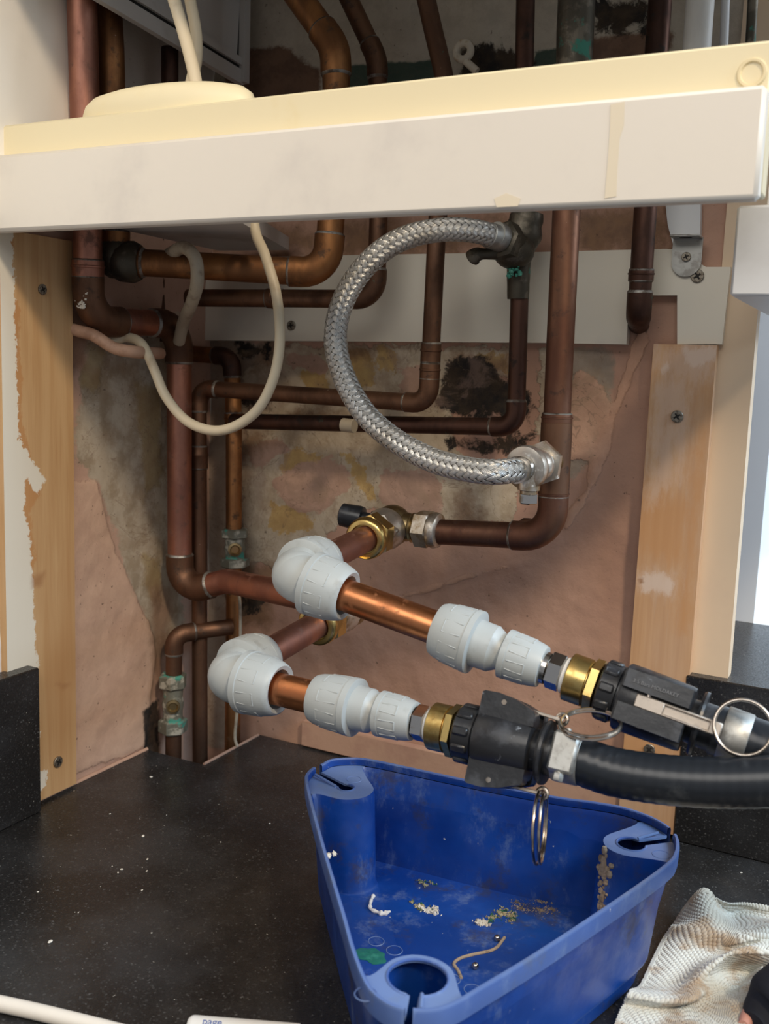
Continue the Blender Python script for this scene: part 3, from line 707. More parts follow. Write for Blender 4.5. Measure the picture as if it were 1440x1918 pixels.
# hose tail end: nickel hose union at the riser tee
q0, q1 = PD(1020, 866, .150), PD(965, 882, .215)
ax = nrm(q1-q0)
t = thing('hose_union', 'nickel plated angle union joining the braided hose to the thick riser', 'union', q0)
obj('body', MB().lathe(q0, ax, [(0, .013), (.003, .017), (.008, .0175), (.012, .0165), (.030, .0165), (.032, .014)], 32).ball(q0+ax*.022, .0195, 24, (1, 1, .9)), M['nickel_old'], t)
obj('hex_flange', MB().hexnut(q0+ax*.004, ax, .007, .0235, .4), M['nickel_old'], t)
obj('collar_ring', MB().lathe(q0+ax*.034, ax, [(0, .015), (.002, .0215), (.007, .0225), (.012, .0215), (.014, .016)], 36), M['nickel_old'], t)
obj('spigot', MB().lathe(q0+ax*.045, ax, [(0, .0125), (.006, .0125), (.007, .0118), (.009, .0118), (.010, .0125), (.020, .0128)], 32), M['chrome'], t)
dq = PD(992, 880, .19)
dt = obj('drain_stem', MB().lathe(dq, (0, 0, -1), [(0, .012), (.020, .011), (.021, .0085), (.024, .0085)], 24), M['nickel_old'], t)
obj('drain_plug', MB().hexnut(dq+V((0, 0, -.023)), (0, 0, -1), .011, .0095), M['chrome'], dt)

# ------------------------------------------------------------------ braided hose
hp = spline([V(q0+ax*.050), PD(930, 884, .235), PD(880, 880, .238), PD(810, 862, .235), PD(736, 822, .23), PD(680, 770, .222), PD(642, 700, .215), PD(628, 630, .208), PD(645, 558, .20), PD(690, 492, .19), PD(752, 448, .175), PD(830, 430, .155), PD(895, 434, .128), PD(938, 448, .100)], 22)
hp = [V(p) for p in hp]
# uniform resample
seg = np.cumsum([0]+[np.linalg.norm(hp[i+1]-hp[i]) for i in range(len(hp)-1)]); Lh = seg[-1]
def resample(P, seg, n):
    P = np.array(P); s = np.linspace(0, seg[-1], n); return np.stack([np.interp(s, seg, P[:, k]) for k in range(3)], 1)
NS = 700; HP = resample(hp, seg, NS)
for _ in range(12): HP[1:-1] = (HP[:-2]+HP[1:-1]*2+HP[2:])/4
T = np.gradient(HP, axis=0); T /= np.linalg.norm(T, axis=1)[:, None]
U_ = np.zeros_like(T); u0, _v = basis(T[0]); U_[0] = u0
for i in range(1, NS): q = U_[i-1]-(U_[i-1] @ T[i])*T[i]; U_[i] = q/np.linalg.norm(q)
W_ = np.cross(T, U_)
RH = .0112; K = 12; pitch = .088; om = 2*math.pi/pitch
t = thing('braided_hose', 'big loop of braided stainless steel filling hose between the two valves', 'hose', HP[0])
obj('inner_tube', MB().tube(HP[::7], RH*.93, 20), pbr('dark liner under braid', (.05, .05, .048), .7), t)
vs = []; fs = []; uv = []
sarr = np.linspace(0, Lh, NS)
def carrier(k, sgn):
    base = len(vs); prev = None
    for i in range(NS):
        s = sarr[i]; ph = 2*math.pi*k/K+sgn*om*s
        cr = k+sgn*2*K*om*s/(2*math.pi)   # index of the strand being crossed
        w = math.sin(math.pi/2*(k+cr)+.785)*sgn
        off = .00075*max(-1, min(1, w*1.8))
        hw = .415*2*math.pi/K
        for m_ in range(5):
            f = (m_-2)/2; a = ph+f*hw*.98
            rr = RH+off+.0005*(1-f*f)
            # width offset perpendicular to strand: shift along axis a little
            ds = -f*sgn*RH*hw*.5*math.sin(math.atan(om*RH))
            vs.append(HP[i]+rr*(math.cos(a)*U_[i]+math.sin(a)*W_[i])+T[i]*ds); uv.append((s*100, (f+1)/2))
        if i:
            for m_ in range(4):
                a0 = base+(i-1)*5+m_; fs.append((a0, a0+1, a0+6, a0+5))
for k in range(K): carrier(k, 1)
for k in range(K): carrier(k, -1)
me = bpy.data.meshes.new('steel_braid'); me.from_pydata([tuple(p-HP[0]) for p in vs], [], fs)
ul = me.uv_layers.new(name='UVMap'); li = np.zeros(len(me.loops), int); me.loops.foreach_get('vertex_index', li)
ul.data.foreach_set('uv', np.array(uv)[li].ravel())
me.polygons.foreach_set('use_smooth', [True]*len(me.polygons))
N = NT('stainless braid wires'); tc = N.n('ShaderNodeTexCoord'); sx = N.n('ShaderNodeSeparateXYZ'); N.l(tc.outputs['UV'], sx.inputs[0])
wv = N.math('SINE', N.math('MULTIPLY', sx.outputs[1], 2*math.pi*5)); N.bump(wv, .5, .0003)
cb = N.mix(N.ramp(N.noise(30, 4), .45, .7), (.66, .66, .64), (.50, .47, .42))
cb = N.mix(N.ramp(wv, -1, -.3, .6, 0), cb, (.16, .15, .14))
N.l(cb, N.b.inputs['Base Color']); N.b.inputs['Metallic'].default_value = .75; N.b.inputs['Roughness'].default_value = .36
me.materials.append(N.m); link('steel_braid', me, t)
obj('crimp_ferrule', MB().lathe(HP[-1]-T[-1]*.018, T[-1], [(0, RH*1.12), (.001, RH*1.2), (.020, RH*1.22), (.022, RH*1.1)], 32), M['steel'], t)
obj('crimp_ferrule', MB().lathe(HP[0]+T[0]*.012, -T[0], [(0, RH*1.08), (.001, RH*1.14), (.013, RH*1.14), (.014, RH*1.05)], 32), M['chrome'], t)

# ------------------------------------------------------------------ cables
def cable(label, pts, w, mat, cat='cable', name='cable', n=10):
    P = [PD(*p) for p in pts]; r = float(np.mean([rad(w, p) for p in P]))
    return tag(obj(name, MB().tube(spline(P, n), r, 16), mat, loc=P[-1]), label, cat)
cable('cream cable hanging in a long U loop in front of the pipes on the left', [(478, 300, .20), (476, 420, .20), (497, 480, .21), (518, 555, .215), (524, 640, .22), (510, 715, .225), (475, 775, .23), (415, 806, .235), (355, 792, .235), (312, 745, .23), (288, 690, .225), (266, 645, .218), (238, 632, .21), (205, 640, .22)], 19, M['cable'])
cable('thick dusty cable dropping over the stout orange pipe', [(318, 476, .20), (345, 464, .215), (366, 486, .218), (369, 530, .212), (358, 570, .19), (344, 602, .15), (335, 640, .13)], 24, M['cable_dirty'])
cable('pinkish plaster smeared cable leaving the left batten', [(100, 600, .27), (140, 618, .265), (175, 628, .26), (215, 652, .25), (260, 660, .23), (300, 662, .16)], 23, M['cable_pink'])
cable('front cream cable dropping onto the rounded cap above the rail', [(305, -60, .31), (326, 0, .315), (348, 75, .32), (362, 130, .325), (369, 168, .328)], 24, M['cable'])
cable('rear cream cable crossing behind the front one above the rounded cap', [(345, -60, .28), (356, 0, .285), (367, 60, .285), (368, 110, .288), (359, 150, .29), (352, 185, .29)], 22, M['cable'])
cable('thin pale wire hanging straight down beside the slim orange pipe', [(447, 1110, .06), (450, 1150, .06), (449, 1250, .062), (443, 1340, .062), (440, 1380, .064), (444, 1398, .064)], 6, M['cable_dirty'], 'wire', 'thin_wire')

# small white clip and hook
mb = MB().tube([PD(642, 796, .073), PD(664, 798, .073)], .0085, 14)
tag(obj('pipe_clip', mb, M['cable_dirty'], loc=PD(650, 796, .07)), 'small pale plastic clip with green stain on the pipe behind the hose', 'clip')
mb = MB(); hc = PD(868, 96, .02)
mb.ring(hc, (0, -1, 0), .009, .0045, 24, 10); mb.tube([hc+V((.003, 0, -.011)), PD(893, 134, .018)], .0045, 12)
tag(obj('wall_eyelet', mb, M['plaster_flake'], loc=hc), 'pale ring shaped wall fixing with a short arm above the rail', 'fixing')

# ------------------------------------------------------------------ the two push-fit branches
def lat(P, ax, s0, s1, prof, n=40): pass
class Axis:
    """straight branch from P0 to P1; at(px) gives the distance along it of the point seen at column px"""
    def __init__(s, P0, P1):
        s.P0 = V(P0); s.u = nrm(V(P1)-V(P0)); s.L = np.linalg.norm(V(P1)-V(P0))
    def at(s, px):
        a = V(s.P0)-EYE; k = (px-720)/FPX
        return float((k*(a @ fw)-(a @ rt))/((s.u @ rt)-k*(s.u @ fw)))
    def p(s, px): return s.P0+s.u*s.at(px)
    def prof(s, L):            # (px, radius px) -> (distance, radius m)
        return [(s.at(x), r*depth(s.p(x))/FPX) for x, r in L]
def lathe_ax(A, L, n=40, **k): return MB().lathe(A.P0, A.u, A.prof(L), n, **k)
def ribs(mb, P0, ax, prof, nrib=8, ph=0):
    """raised outline panels round a push-fit collar; prof = [(t, r)...] of the barrel"""
    (t0, r0), (t1, r1) = prof; ax = nrm(ax); u, v = basis(ax)
    def pt(tt, a, e=.0): r = r0+(r1-r0)*tt; return V(P0)+ax*(t0+(t1-t0)*tt)+(r+e)*(math.cos(a)*u+math.sin(a)*v)
    for k in range(nrib):
        a0 = ph+2*math.pi*k/nrib; w_ = 2*math.pi/nrib*.27
        for da in (-w_, w_):
            mb.tube([pt(.04, a0+da*.9), pt(.4, a0+da), pt(.72, a0+da*1.05)], .0007, 6)
        mb.tube([pt(.72, a0+x) for x in np.linspace(-w_*1.05, w_*1.05, 5)], .0007, 6)
    return mb
def collar_prof(r): # push-fit collar profile, radius r, length 34mm*r/.0265
    k = r/.0265
    return [(-.002*k, r*.62), (0, r*.93), (.001*k, r), (.006*k, r), (.0065*k, r*.965), (.020*k, r*.955), (.030*k, r*.86), (.034*k, r*.80), (.035*k, r*.74), (.0335*k, r*.62), (.020*k, r*.60)]
def pushfit_elbow(label, E, d1, d2, rc):
    t = thing('pushfit_elbow', label, 'pipe fitting', E)
    k = rc/.0265; rb_ = .0205*k
    pts, _ = fillet([E+d1*.024*k, E, E+d2*.024*k], .012*k, 12)
    mb = MB().tube([pts[0]]+pts[1:-1]+[pts[-1]], rb_, 40).ball(E+(d1+d2)*.0035*k, rb_*1.03, 32)
    obj('body', mb, M['grey_plastic'], t)
    for d in (d1, d2):
        mb = MB().lathe(E+d*.019*k, d, collar_prof(rc), 48)
        ribs(mb, E+d*.019*k, d, [(.0075*k, rc*.965), (.029*k, rc*.90)], 8, .2)
        obj('collar', mb, M['grey_plastic'], t)
    return t
def stub_pipe(label, A, B_, r, mat):
    A, B_ = V(A), V(B_)
    t = tag(obj('copper_tube', MB().tube([A+(B_-A)*k for k in np.linspace(0, 1, 6)], r, 40), mat, loc=A), label, 'pipe'); return t

def service_valve(label, Vc, d_front, wall_side, knob=True, right=True):
    """angle valve: brass nut facing d_front, ball body, side outlet towards +x with hex nut"""
    t = thing('service_valve', label, 'valve', Vc)
    d = nrm(d_front)
    obj('body', MB().ball(Vc, .0225, 28, (1.0, 1.0, 1.05)).lathe(Vc, d, [(0, .020), (.014, .021), (.018, .0235), (.020, .0240)], 36), M['brass_old'], t)
    obj('plated_cone', MB().lathe(Vc+d*.018, d, [(0, .0238), (.002, .0242), (.010, .0225), (.020, .0195), (.034, .0180)], 40), M['nickel_old'], t)
    c = Vc+d*.030
    obj('rear_hex', MB().hexnut(c, d, .012, .0225, .15), M['nickel_old'], t)
    obj('brass_nut', MB().hexnut(c+d*.013, d, .022, .0250, .45).lathe(c+d*.033, d, [(0, .0225), (.003, .0235), (.010, .0225), (.012, .0205), (.0125, .0165), (.008, .0160)], 40), M['brass'], t)
    if right:
        e = nrm(wall_side)
        obj('side_neck', MB().lathe(Vc, e, [(0, .0165), (.020, .0165), (.024, .0150), (.026, .0170), (.028, .0150), (.032, .0170), (.036, .0150)], 32), M['brass_old'], t)
        obj('side_nut', MB().hexnut(Vc+e*.030, e, .020, .0215, .1).lathe(Vc+e*.049, e, [(0, .0195), (.004, .0205), (.009, .019), (.011, .016)], 32), M['nickel_old'], t)
    if knob:
        kd = nrm(V((-1.0, -.15, .12)))
        b = MB().lathe(Vc+kd*.012, kd, [(0, .012), (.014, .012), (.015, .0085), (.024, .0085), (.025, .0135), (.030, .0145), (.050, .0135), (.052, .010)], 20)
        obj('black_knob', b, M['black_plastic'], t)
    return t

def assembly(E, Q, Vc, rc, which):
    pass
PIPE_R = 31.5
# upper branch
E1 = PC(546, 1078, .92); V1 = PD(735, 984, .13); Q1 = PC(1065, 1267, .815)
ax1 = Axis(E1, Q1); dA = ax1.u; dB = nrm(V1-E1)
pushfit_elbow('upper pale grey plastic push-fit elbow in front of the valve', E1, dA, dB, 60*depth(E1)/FPX)
r1 = 31.5*.88/FPX
stub_pipe('short pinkish copper tube from the upper valve into the upper grey elbow', E1+dB*.030, V1-dB*.044, .0142, M['cu_pink'])
stub_pipe('bright copper tube between the upper grey elbow and the upper grey reducer', E1+dA*.030, ax1.p(850), r1, M['cu_bright'])
service_valve('brass and nickel angle valve with black knob at the left end of the riser', V1, -dB, V((1, 0, 0)))
# lower branch
E2 = PC(425, 1268, .92); V2 = PD(655, 1135, .165); Q2 = PC(953, 1393, .795)
ax2 = Axis(E2, Q2); dC = ax2.u; dD = nrm(V2-E2)
pushfit_elbow('lower pale grey plastic push-fit elbow, nearest the left side', E2, dC, dD, 59*depth(E2)/FPX)
stub_pipe('short pinkish copper tube from the lower valve into the lower grey elbow', E2+dD*.030, V2-dD*.044, .0145, M['cu_pink'])
stub_pipe('short bright copper tube between the lower grey elbow and the lower grey reducer', E2+dC*.030, ax2.p(628), 30.5*.9/FPX, M['cu_bright'])
service_valve('brass valve half hidden behind the upper grey elbow', V2, -dD, V((-1, 0, 0)), knob=False, right=False)

def reducer(label, A, big, small):
    """big = (x0, x1, r), small = (x0, x1, r, neck r)"""
    t = thing('pushfit_reducer', label, 'pipe fitting', A.p(big[0]))
    x0, x1, r = big; s0, s1, rs, rn = small; k = x1-x0
    pr = A.prof([(x0+2, r*.60), (x0, r*.66), (x0, r*.80), (x0+k*.10, r*.86), (x0+k*.45, r*.95), (x0+k*.84, r*.965), (x0+k*.845, r), (x1-1, r), (x1, r*.94), (x1+1, r*.6)])
    mb = MB().lathe(A.P0, A.u, pr, 48); q = A.prof([(x0+k*.80, r*.965), (x0+k*.12, r*.88)]); ribs(mb, A.P0, A.u, q, 8, .25)
    obj('collar', mb, M['grey_plastic'], t)
    g = s0-x1
    obj('body', MB().lathe(A.P0, A.u, A.prof([(x1-3, r*.6), (x1-2, rn*1.38), (x1+g*.18, rn*1.36), (x1+g*.60, rn*1.34), (x1+g*.62, rn*1.30), (x1+g*.9, rn*1.04), (s0+2, rn)]), 48), M['grey_plastic'], t)
    k = s1-s0
    pr = A.prof([(s0-1, rs*.6), (s0, rs*.93), (s0+1, rs), (s0+k*.16, rs), (s0+k*.165, rs*.965), (s0+k*.5, rs*.97), (s0+k*.85, rs*.9), (s1, rs*.84), (s1+1, rs*.74), (s1-1, rs*.6)])
    mb = MB().lathe(A.P0, A.u, pr, 48); q = A.prof([(s0+k*.2, rs*.965), (s0+k*.85, rs*.92)]); ribs(mb, A.P0, A.u, q, 8, .1)
    obj('collar', mb, M['grey_plastic'], t)
    return t
reducer('upper pale grey push-fit reducer between copper tube and brass adaptor', ax1, (820, 892, 61), (945, 1016, 47, 33))
reducer('lower pale grey push-fit reducer, smudged on its small end', ax2, (592, 668, 55), (712, 776, 43, 31))

def adaptor(label, A, x, r):
    """x = column positions: chrome start, hex start, hex end, brass start, brass shoulder, brass end"""
    a, b, c, d, e, f = x; t = thing('threaded_adaptor', label, 'adaptor', A.p(a))
    obj('plated_spigot', lathe_ax(A, [(a-4, r*.70), (a, r*.72), (a+2, r*.80), (b, r*.80)], 32), M['chrome'], t)
    P = A.p(b); L = A.at(c)-A.at(b)
    obj('plated_hex', MB().hexnut(P, A.u, L, r*.92*depth(P)/FPX, .35), M['chrome'], t)
    obj('thread_tape', lathe_ax(A, [(c-1, r*.80), (c+1, r*.90), (d, r*.93), (d+2, r*.8)], 32), M['sealant'], t)
    obj('brass_body', lathe_ax(A, [(d, r*.6), (d, r*1.14), (d+2, r*1.2), (e, r*1.2), (e+1, r*1.10), (e+2, r*1.1)], 40), M['brass'], t)
    P = A.p(e); L = A.at(f)-A.at(e)
    obj('brass_hex', MB().hexnut(P, A.u, L, r*1.34*depth(P)/FPX, .1, .2), M['brass'], t)
    return t
adaptor('nickel and brass threaded adaptor on the upper branch', ax1, (1014, 1026, 1056, 1064, 1100, 1124), 38)
adaptor('nickel and brass threaded adaptor on the lower branch', ax2, (770, 778, 803, 810, 840, 860), 37)

def frame(A):
    up = V((0, 0, 1)); toc = nrm(EYE-A.p(1000)); toc = nrm(toc-(toc @ A.u)*A.u); side = np.cross(A.u, toc); return toc, side   # towards viewer, and "down/up" side
def star_outline(r, ears, ear_r, ear_w, n=64):
    pass
# camlock couplings: black body with two ear housings
def camlock(label, A, x, r, ear_dirs, flatter):
    x0, x1, x2, x3, x4, x5 = x   # ring start, body start, body end, flange, tail end
    t = thing('camlock_coupling', label, 'hose coupling', A.p(x1))
    R_ = lambda q, px: q*depth(A.p(px))/FPX
    rg = obj('threaded_ring', lathe_ax(A, [(x0, r*.60), (x0, r*.76), (x0+3, r*.82), (x1-6, r*.82), (x1-4, r*.78), (x1+6, r*.78)], 32), M['black_plastic'], t)
    mb = MB()
    for k in range(10):
        a = 2*math.pi*k/10+.2; u, v = basis(A.u); dr = math.cos(a)*u+math.sin(a)*v; c = A.p((x0+x1)/2-3)+dr*R_(r*.82, x0)
        L = (A.at(x1-8)-A.at(x0+4))
        mb.box(c, (L, R_(r*.26, x0), R_(r*.12, x0)), ax=[A.u, np.cross(dr, A.u), dr], bev=R_(r*.05, x0))
    obj('grip_ribs', mb, M['black_plastic'], rg)
    s0, s1 = A.at(x1), A.at(x2); Lb = s1-s0
    R0 = R_(r, x1); R1 = R_(r, x2)
    obj('body', MB().lathe(A.P0, A.u, [(s0-.001, R0*.7), (s0, R0*.93), (s0+.002, R0*.97), (s0+Lb*.5, (R0+R1)/2*.97), (s1-.004, R1*.95), (s1-.001, R1*.92), (s1, R1*.7)], 48), M['black_plastic'], t)
    for d in ear_dirs:
        d = nrm(d); o = nrm(np.cross(A.u, d))
        hb = MB()
        for sg in (-1, 1):       # two cheeks with a sloping top
            w_ = R0*.50
            prf = [(s0, .60), (s0, 1.28), (s0+Lb*.04, 1.33), (s0+Lb*.30, 1.34), (s0+Lb*.62, 1.24), (s0+Lb*.97, 1.02), (s1, .95), (s1, .6)]
            if flatter: prf = [(s0+Lb*.02, .60), (s0+Lb*.02, 1.08), (s0+Lb*.05, 1.13), (s0+Lb*.5, 1.14), (s0+Lb*.97, 1.11), (s0+Lb*.99, 1.04), (s0+Lb*.99, .6)]
            base_ = A.P0+o*sg*R0*.47
            hb.prism([base_-o*w_/2+A.u*s_x+d*R0*h_ for s_x, h_ in prf], tuple(o*w_))
        hs = obj('lever_housing', hb, M['black_plastic'], t)
        # pin end and saddle between
        hp_ = .98 if flatter else 1.10
        pin = MB().tube([A.P0+A.u*(s0+Lb*.42)+d*R0*hp_-o*R0*.73, A.P0+A.u*(s0+Lb*.42)+d*R0*hp_+o*R0*.73], R0*.075, 16)
        obj('pivot_pin', pin, M['steel_clean'], hs)
    obj('tail_flange', lathe_ax(A, [(x2-2, r*.62), (x3-6, r*.64), (x3-5, r*.90), (x3, r*.95), (x3+5, r*.93), (x3+6, r*.66), (x4, r*.66), (x4, r*.71), (x5, r*.71)], 44), M['black_plastic'], t)
    return t
toc1, side1 = frame(ax1); toc2, side2 = frame(ax2)
def lever(parent, A, base_px, tip_px, d, off, wdt, thk, slot=True):
    """flat arm lying along the body on side d"""
    p0 = A.p(base_px)+d*off[0]; p1 = A.p(tip_px)+d*off[1]; u = nrm(p1-p0); o = nrm(np.cross(u, d)); nn = np.cross(o, u); L = np.linalg.norm(p1-p0)
    mb = MB(); c = (p0+p1)/2
    if slot:
        mb.box(p0+u*L*.17, (L*.34, wdt, thk), ax=[u, o, nn], bev=thk*.2)
        mb.box(p0+u*L*.93, (L*.14, wdt, thk), ax=[u, o, nn], bev=thk*.2)
        for sg in (-1, 1): mb.box(p0+u*L*.61+o*sg*wdt*.40, (L*.58, wdt*.2, thk), ax=[u, o, nn], bev=thk*.2)
        mb.box(p0+u*L*.61-nn*thk*.25, (L*.54, wdt*.7, thk*.4), ax=[u, o, nn])
    else: mb.box(c, (L, wdt, thk), ax=[u, o, nn], bev=thk*.25)
    lv = obj('lever_arm', mb, M['lever_steel'], parent)
    return lv, p0, p1, u, o
# upper coupling: one lever faces the viewer
c1 = camlock('black cam coupling on the upper branch, its steel lever facing out', ax1, (1124, 1163, 1291, 1308, 1336, 1352), 66, [toc1*1-side1*.06, -toc1+side1*.06], True)
Rb = 66*depth(ax1.p(1230))/FPX
lv, p0, p1, u_, o_ = lever(c1, ax1, 1196, 1352, nrm(toc1-side1*.03), (Rb*1.02, Rb*1.06), .0105, .0042)
cr = PC(1391, 1363, depth(p1)-.006)
rr_ = 52*depth(cr)/FPX
nr = nrm(EYE-cr+V((0, 0, .1)))
obj('key_ring', MB().ring(cr, nr, rr_, .0013, 56, 10).ring(cr+nr*.0026, nr, rr_*.985, .0013, 56, 10), M['steel_clean'], lv)
lv2, q0_, q1_, _, _ = lever(c1, ax1, 1215, 1330, nrm(-toc1+side1*.35), (Rb*1.1, Rb*1.05), .0105, .004, False)
obj('key_ring', MB().ring(q1_+side1*.012+ax1.u*.012, nrm(V((.3, -.6, .7))), .022, .0012, 48, 8), M['steel_clean'], lv2)
# lower coupling: levers at top and bottom
c2 = camlock('black cam coupling on the lower branch above the blue tub, levers at top and bottom', ax2, (861, 902, 1003, 1022, 1040, 1052), 64, [-side2 if side2[2] < 0 else side2, side2 if side2[2] < 0 else -side2], False)
Rc = 64*depth(ax2.p(950))/FPX; upd = side2 if side2[2] > 0 else -side2
lt, a0, a1, u2, o2 = lever(c2, ax2, 985, 1040, upd, (Rc*1.06, Rc*.98), .010, .0028, False)
k0 = a1+upd*.001
obj('key_ring', MB().ring(k0+ax2.u*.024+toc2*.006, nrm(upd*1.0+toc2*.62-ax2.u*.10), .0235, .0012, 56, 8).ring(k0+ax2.u*.024+toc2*.006+upd*.0025, nrm(upd*1.0+toc2*.62-ax2.u*.10), .023, .0012, 56, 8).ring(k0, nrm(toc2), .0042, .0016, 20, 8), M['steel_clean'], lt)
lb_, a0, a1, u2, o2 = lever(c2, ax2, 965, 1030, -upd, (Rc*1.16, Rc*1.14), .010, .0028, False)
kd = V((0, 0, -1.))
ne = nrm(np.cross(EYE-a1, (0, 0, 1)))
if ne[0] < 0: ne = -ne
obj('key_ring', MB().ring(a1+kd*.0275+toc2*.004, nrm(ne+toc2*.16), .028, .0013, 56, 8, up=(0, 0, 1)).ring(a1+kd*.0275+toc2*.004+ne*.003, nrm(ne+toc2*.10), .0272, .0013, 56, 8).ring(a1, nrm(toc2), .0042, .0016, 20, 8), M['steel_clean'], lb_)
# moulded wording on the upper coupling (worn lettering)
fc = bpy.data.curves.new('moulded_lettering', 'FONT'); fc.body = '3 5 Bars MOLDAKEY'; fc.size = .0040; fc.extrude = .0003
fo = bpy.data.objects.new('moulded_lettering', fc); C.objects.link(fo)
dg = bpy.context.evaluated_depsgraph_get(); tme = bpy.data.meshes.new_from_object(fo.evaluated_get(dg)); bpy.data.objects.remove(fo)
tv = [v.co.copy() for v in tme.vertices]; tf = [tuple(p.vertices) for p in tme.polygons]
dE = nrm(toc1-side1*.06); oE = nrm(np.cross(ax1.u, dE)); upE = oE if oE[2] > 0 else -oE
org_ = ax1.p(1183)+dE*Rb*1.182+upE*Rb*.40
mb = MB(); mb.add([org_+ax1.u*v.x+upE*v.y+dE*v.z for v in tv], tf, True); tme.materials.clear()
obj('moulded_lettering', mb, M['text_emboss'], c1)

# ------------------------------------------------------------------ hoses and clamps
def clampt(label, A, xa, xb, r, hd, ln):
    t = thing('hose_clamp', label, 'hose clamp', A.p(xa))
    obj('band', lathe_ax(A, [(xa, r*.95), (xa, r), (xa+2, r*1.03), (xb-2, r*1.03), (xb, r), (xb, r*.95)], 44), M['steel'], t)
    hd = nrm(hd-(hd @ A.u)*A.u); tg = nrm(np.cross(A.u, hd)); c = A.p((xa+xb)/2); R0 = r*depth(c)/FPX; W0 = (A.at(xb)-A.at(xa))
    obj('screw_housing', MB().box(c+hd*(R0*1.08), (W0*1.0, ln, R0*.34), ax=[A.u, tg, hd], bev=R0*.12), M['steel'], t)
    obj('tension_screw', MB().tube([c+hd*R0*1.06-tg*ln*.58, c+hd*R0*1.06+tg*ln*.62], R0*.12, 14).hexnut(c+hd*R0*1.10+tg*ln*.50, tg, ln*.20, R0*.22), M['steel'], t)
    return t
clampt('steel hose clamp around the upper hose beside the key ring', ax1, 1352, 1400, 50, toc1*.35-V((0, 0, 1)), .020)
clampt('steel worm drive clamp on the lower hose just right of the coupling', ax2, 1042, 1090, 46, toc2*1.0+upd*.15, .032)
rh1 = 50*depth(ax1.p(1400))/FPX
P = [ax1.p(1338), ax1.p(1400), ax1.p(1440), ax1.p(1440)+ax1.u*.06, ax1.p(1440)+ax1.u*.14+V((.02, 0, -.01)), ax1.p(1440)+ax1.u*.25+V((.06, .01, -.03))]
tag(obj('rubber_hose', MB().tube(spline(P, 8), rh1*.97, 36), M['rubber'], loc=P[0]), 'upper black rubber hose leaving at the right edge through the key ring', 'hose')
rh2 = 45*depth(ax2.p(1080))/FPX; zd = depth(ax2.p(1080))
P = [ax2.p(1036), ax2.p(1080), PC(1160, 1448, zd*.985), PC(1290, 1464, zd*.96), PC(1440, 1464, zd*.935), PC(1620, 1450, zd*.91), PC(1850, 1420, zd*.9)]
N = NT('ribbed black rubber'); mpn = N.noise(30, 4)
# helical reinforcement showing through the skin
Nm = M['rubber']
pp_ = spline(P, 26); rr2 = []
sl = np.cumsum([0]+[np.linalg.norm(pp_[i+1]-pp_[i]) for i in range(len(pp_)-1)])
mb = MB(); n_ = 40; tt = [nrm(pp_[min(i+1, len(pp_)-1)]-pp_[max(i-1, 0)]) for i in range(len(pp_))]; u, v = basis(tt[0]); RR = []
for i in range(len(pp_)):
    u = nrm(u-(u @ tt[i])*tt[i]); v = np.cross(tt[i], u)
    RR.append([pp_[i]+rh2*(1+.008*math.sin(2*math.pi*(sl[i]/.0085)+a))*(math.cos(a)*u+math.sin(a)*v) for a in np.linspace(0, 2*math.pi, n_, endpoint=False)])
mb.rings(RR)
tag(obj('rubber_hose', mb, M['rubber'], loc=P[0]), 'lower thick black rubber hose running over the blue tub to the right edge', 'hose')

# ------------------------------------------------------------------ blue tub
ZR = WT+.12
outl = [(570, 1457), (575, 1445), (586, 1436), (601, 1430), (620, 1421), (655, 1418), (694, 1421), (790, 1441), (889, 1462), (1038, 1490), (1110, 1500), (1166, 1510), (1215, 1526), (1249, 1544), (1268, 1562), (1273, 1580), (1270, 1598), (1255, 1618),
        (1180, 1673), (1020, 1780), (900, 1853), (865, 1874), (825, 1890), (781, 1894), (735, 1886), (700, 1864), (678, 1835), (655, 1775), (637, 1709), (601, 1586), (577, 1495)]
def smooth_closed(P, n=6, it=0):
    P = [V(p) for p in P]; out = []; m_ = len(P)
    for i in range(m_):
        a, b, c, d = P[i-1], P[i], P[(i+1) % m_], P[(i+2) % m_]
        for k in range(n):
            t = k/n; out.append(.5*(2*b+(c-a)*t+(2*a-5*b+4*c-d)*t*t+(3*b-a-3*c+d)*t**3))
    return np.array(out)
O = smooth_closed([PZ(x, y, ZR)[:2] for x, y in outl], 6); cen = O.mean(0)
if np.sum(O[:, 0]*np.roll(O[:, 1], -1)-np.roll(O[:, 0], -1)*O[:, 1]) < 0: O = O[::-1]
def offset(L, d):
    tg = np.roll(L, -1, 0)-np.roll(L, 1, 0); tg /= np.linalg.norm(tg, axis=1)[:, None]
    nn = np.stack([-tg[:, 1], tg[:, 0]], 1); return L+nn*d      # inward for CCW
rim_in = offset(O, .0035)
corn = [PZ(648, 1476, ZR-.008)[:2], PZ(1182, 1582, ZR-.008)[:2], PZ(782, 1832, ZR-.008)[:2]]
crad = [.0275, .0245, .0262]; hrad = [.0080, .0125, .0205]
cdir = []
for c in corn:
    j = np.argmax(((O-cen) @ nrm(c-cen))); cdir.append(nrm(O[j]-cen))
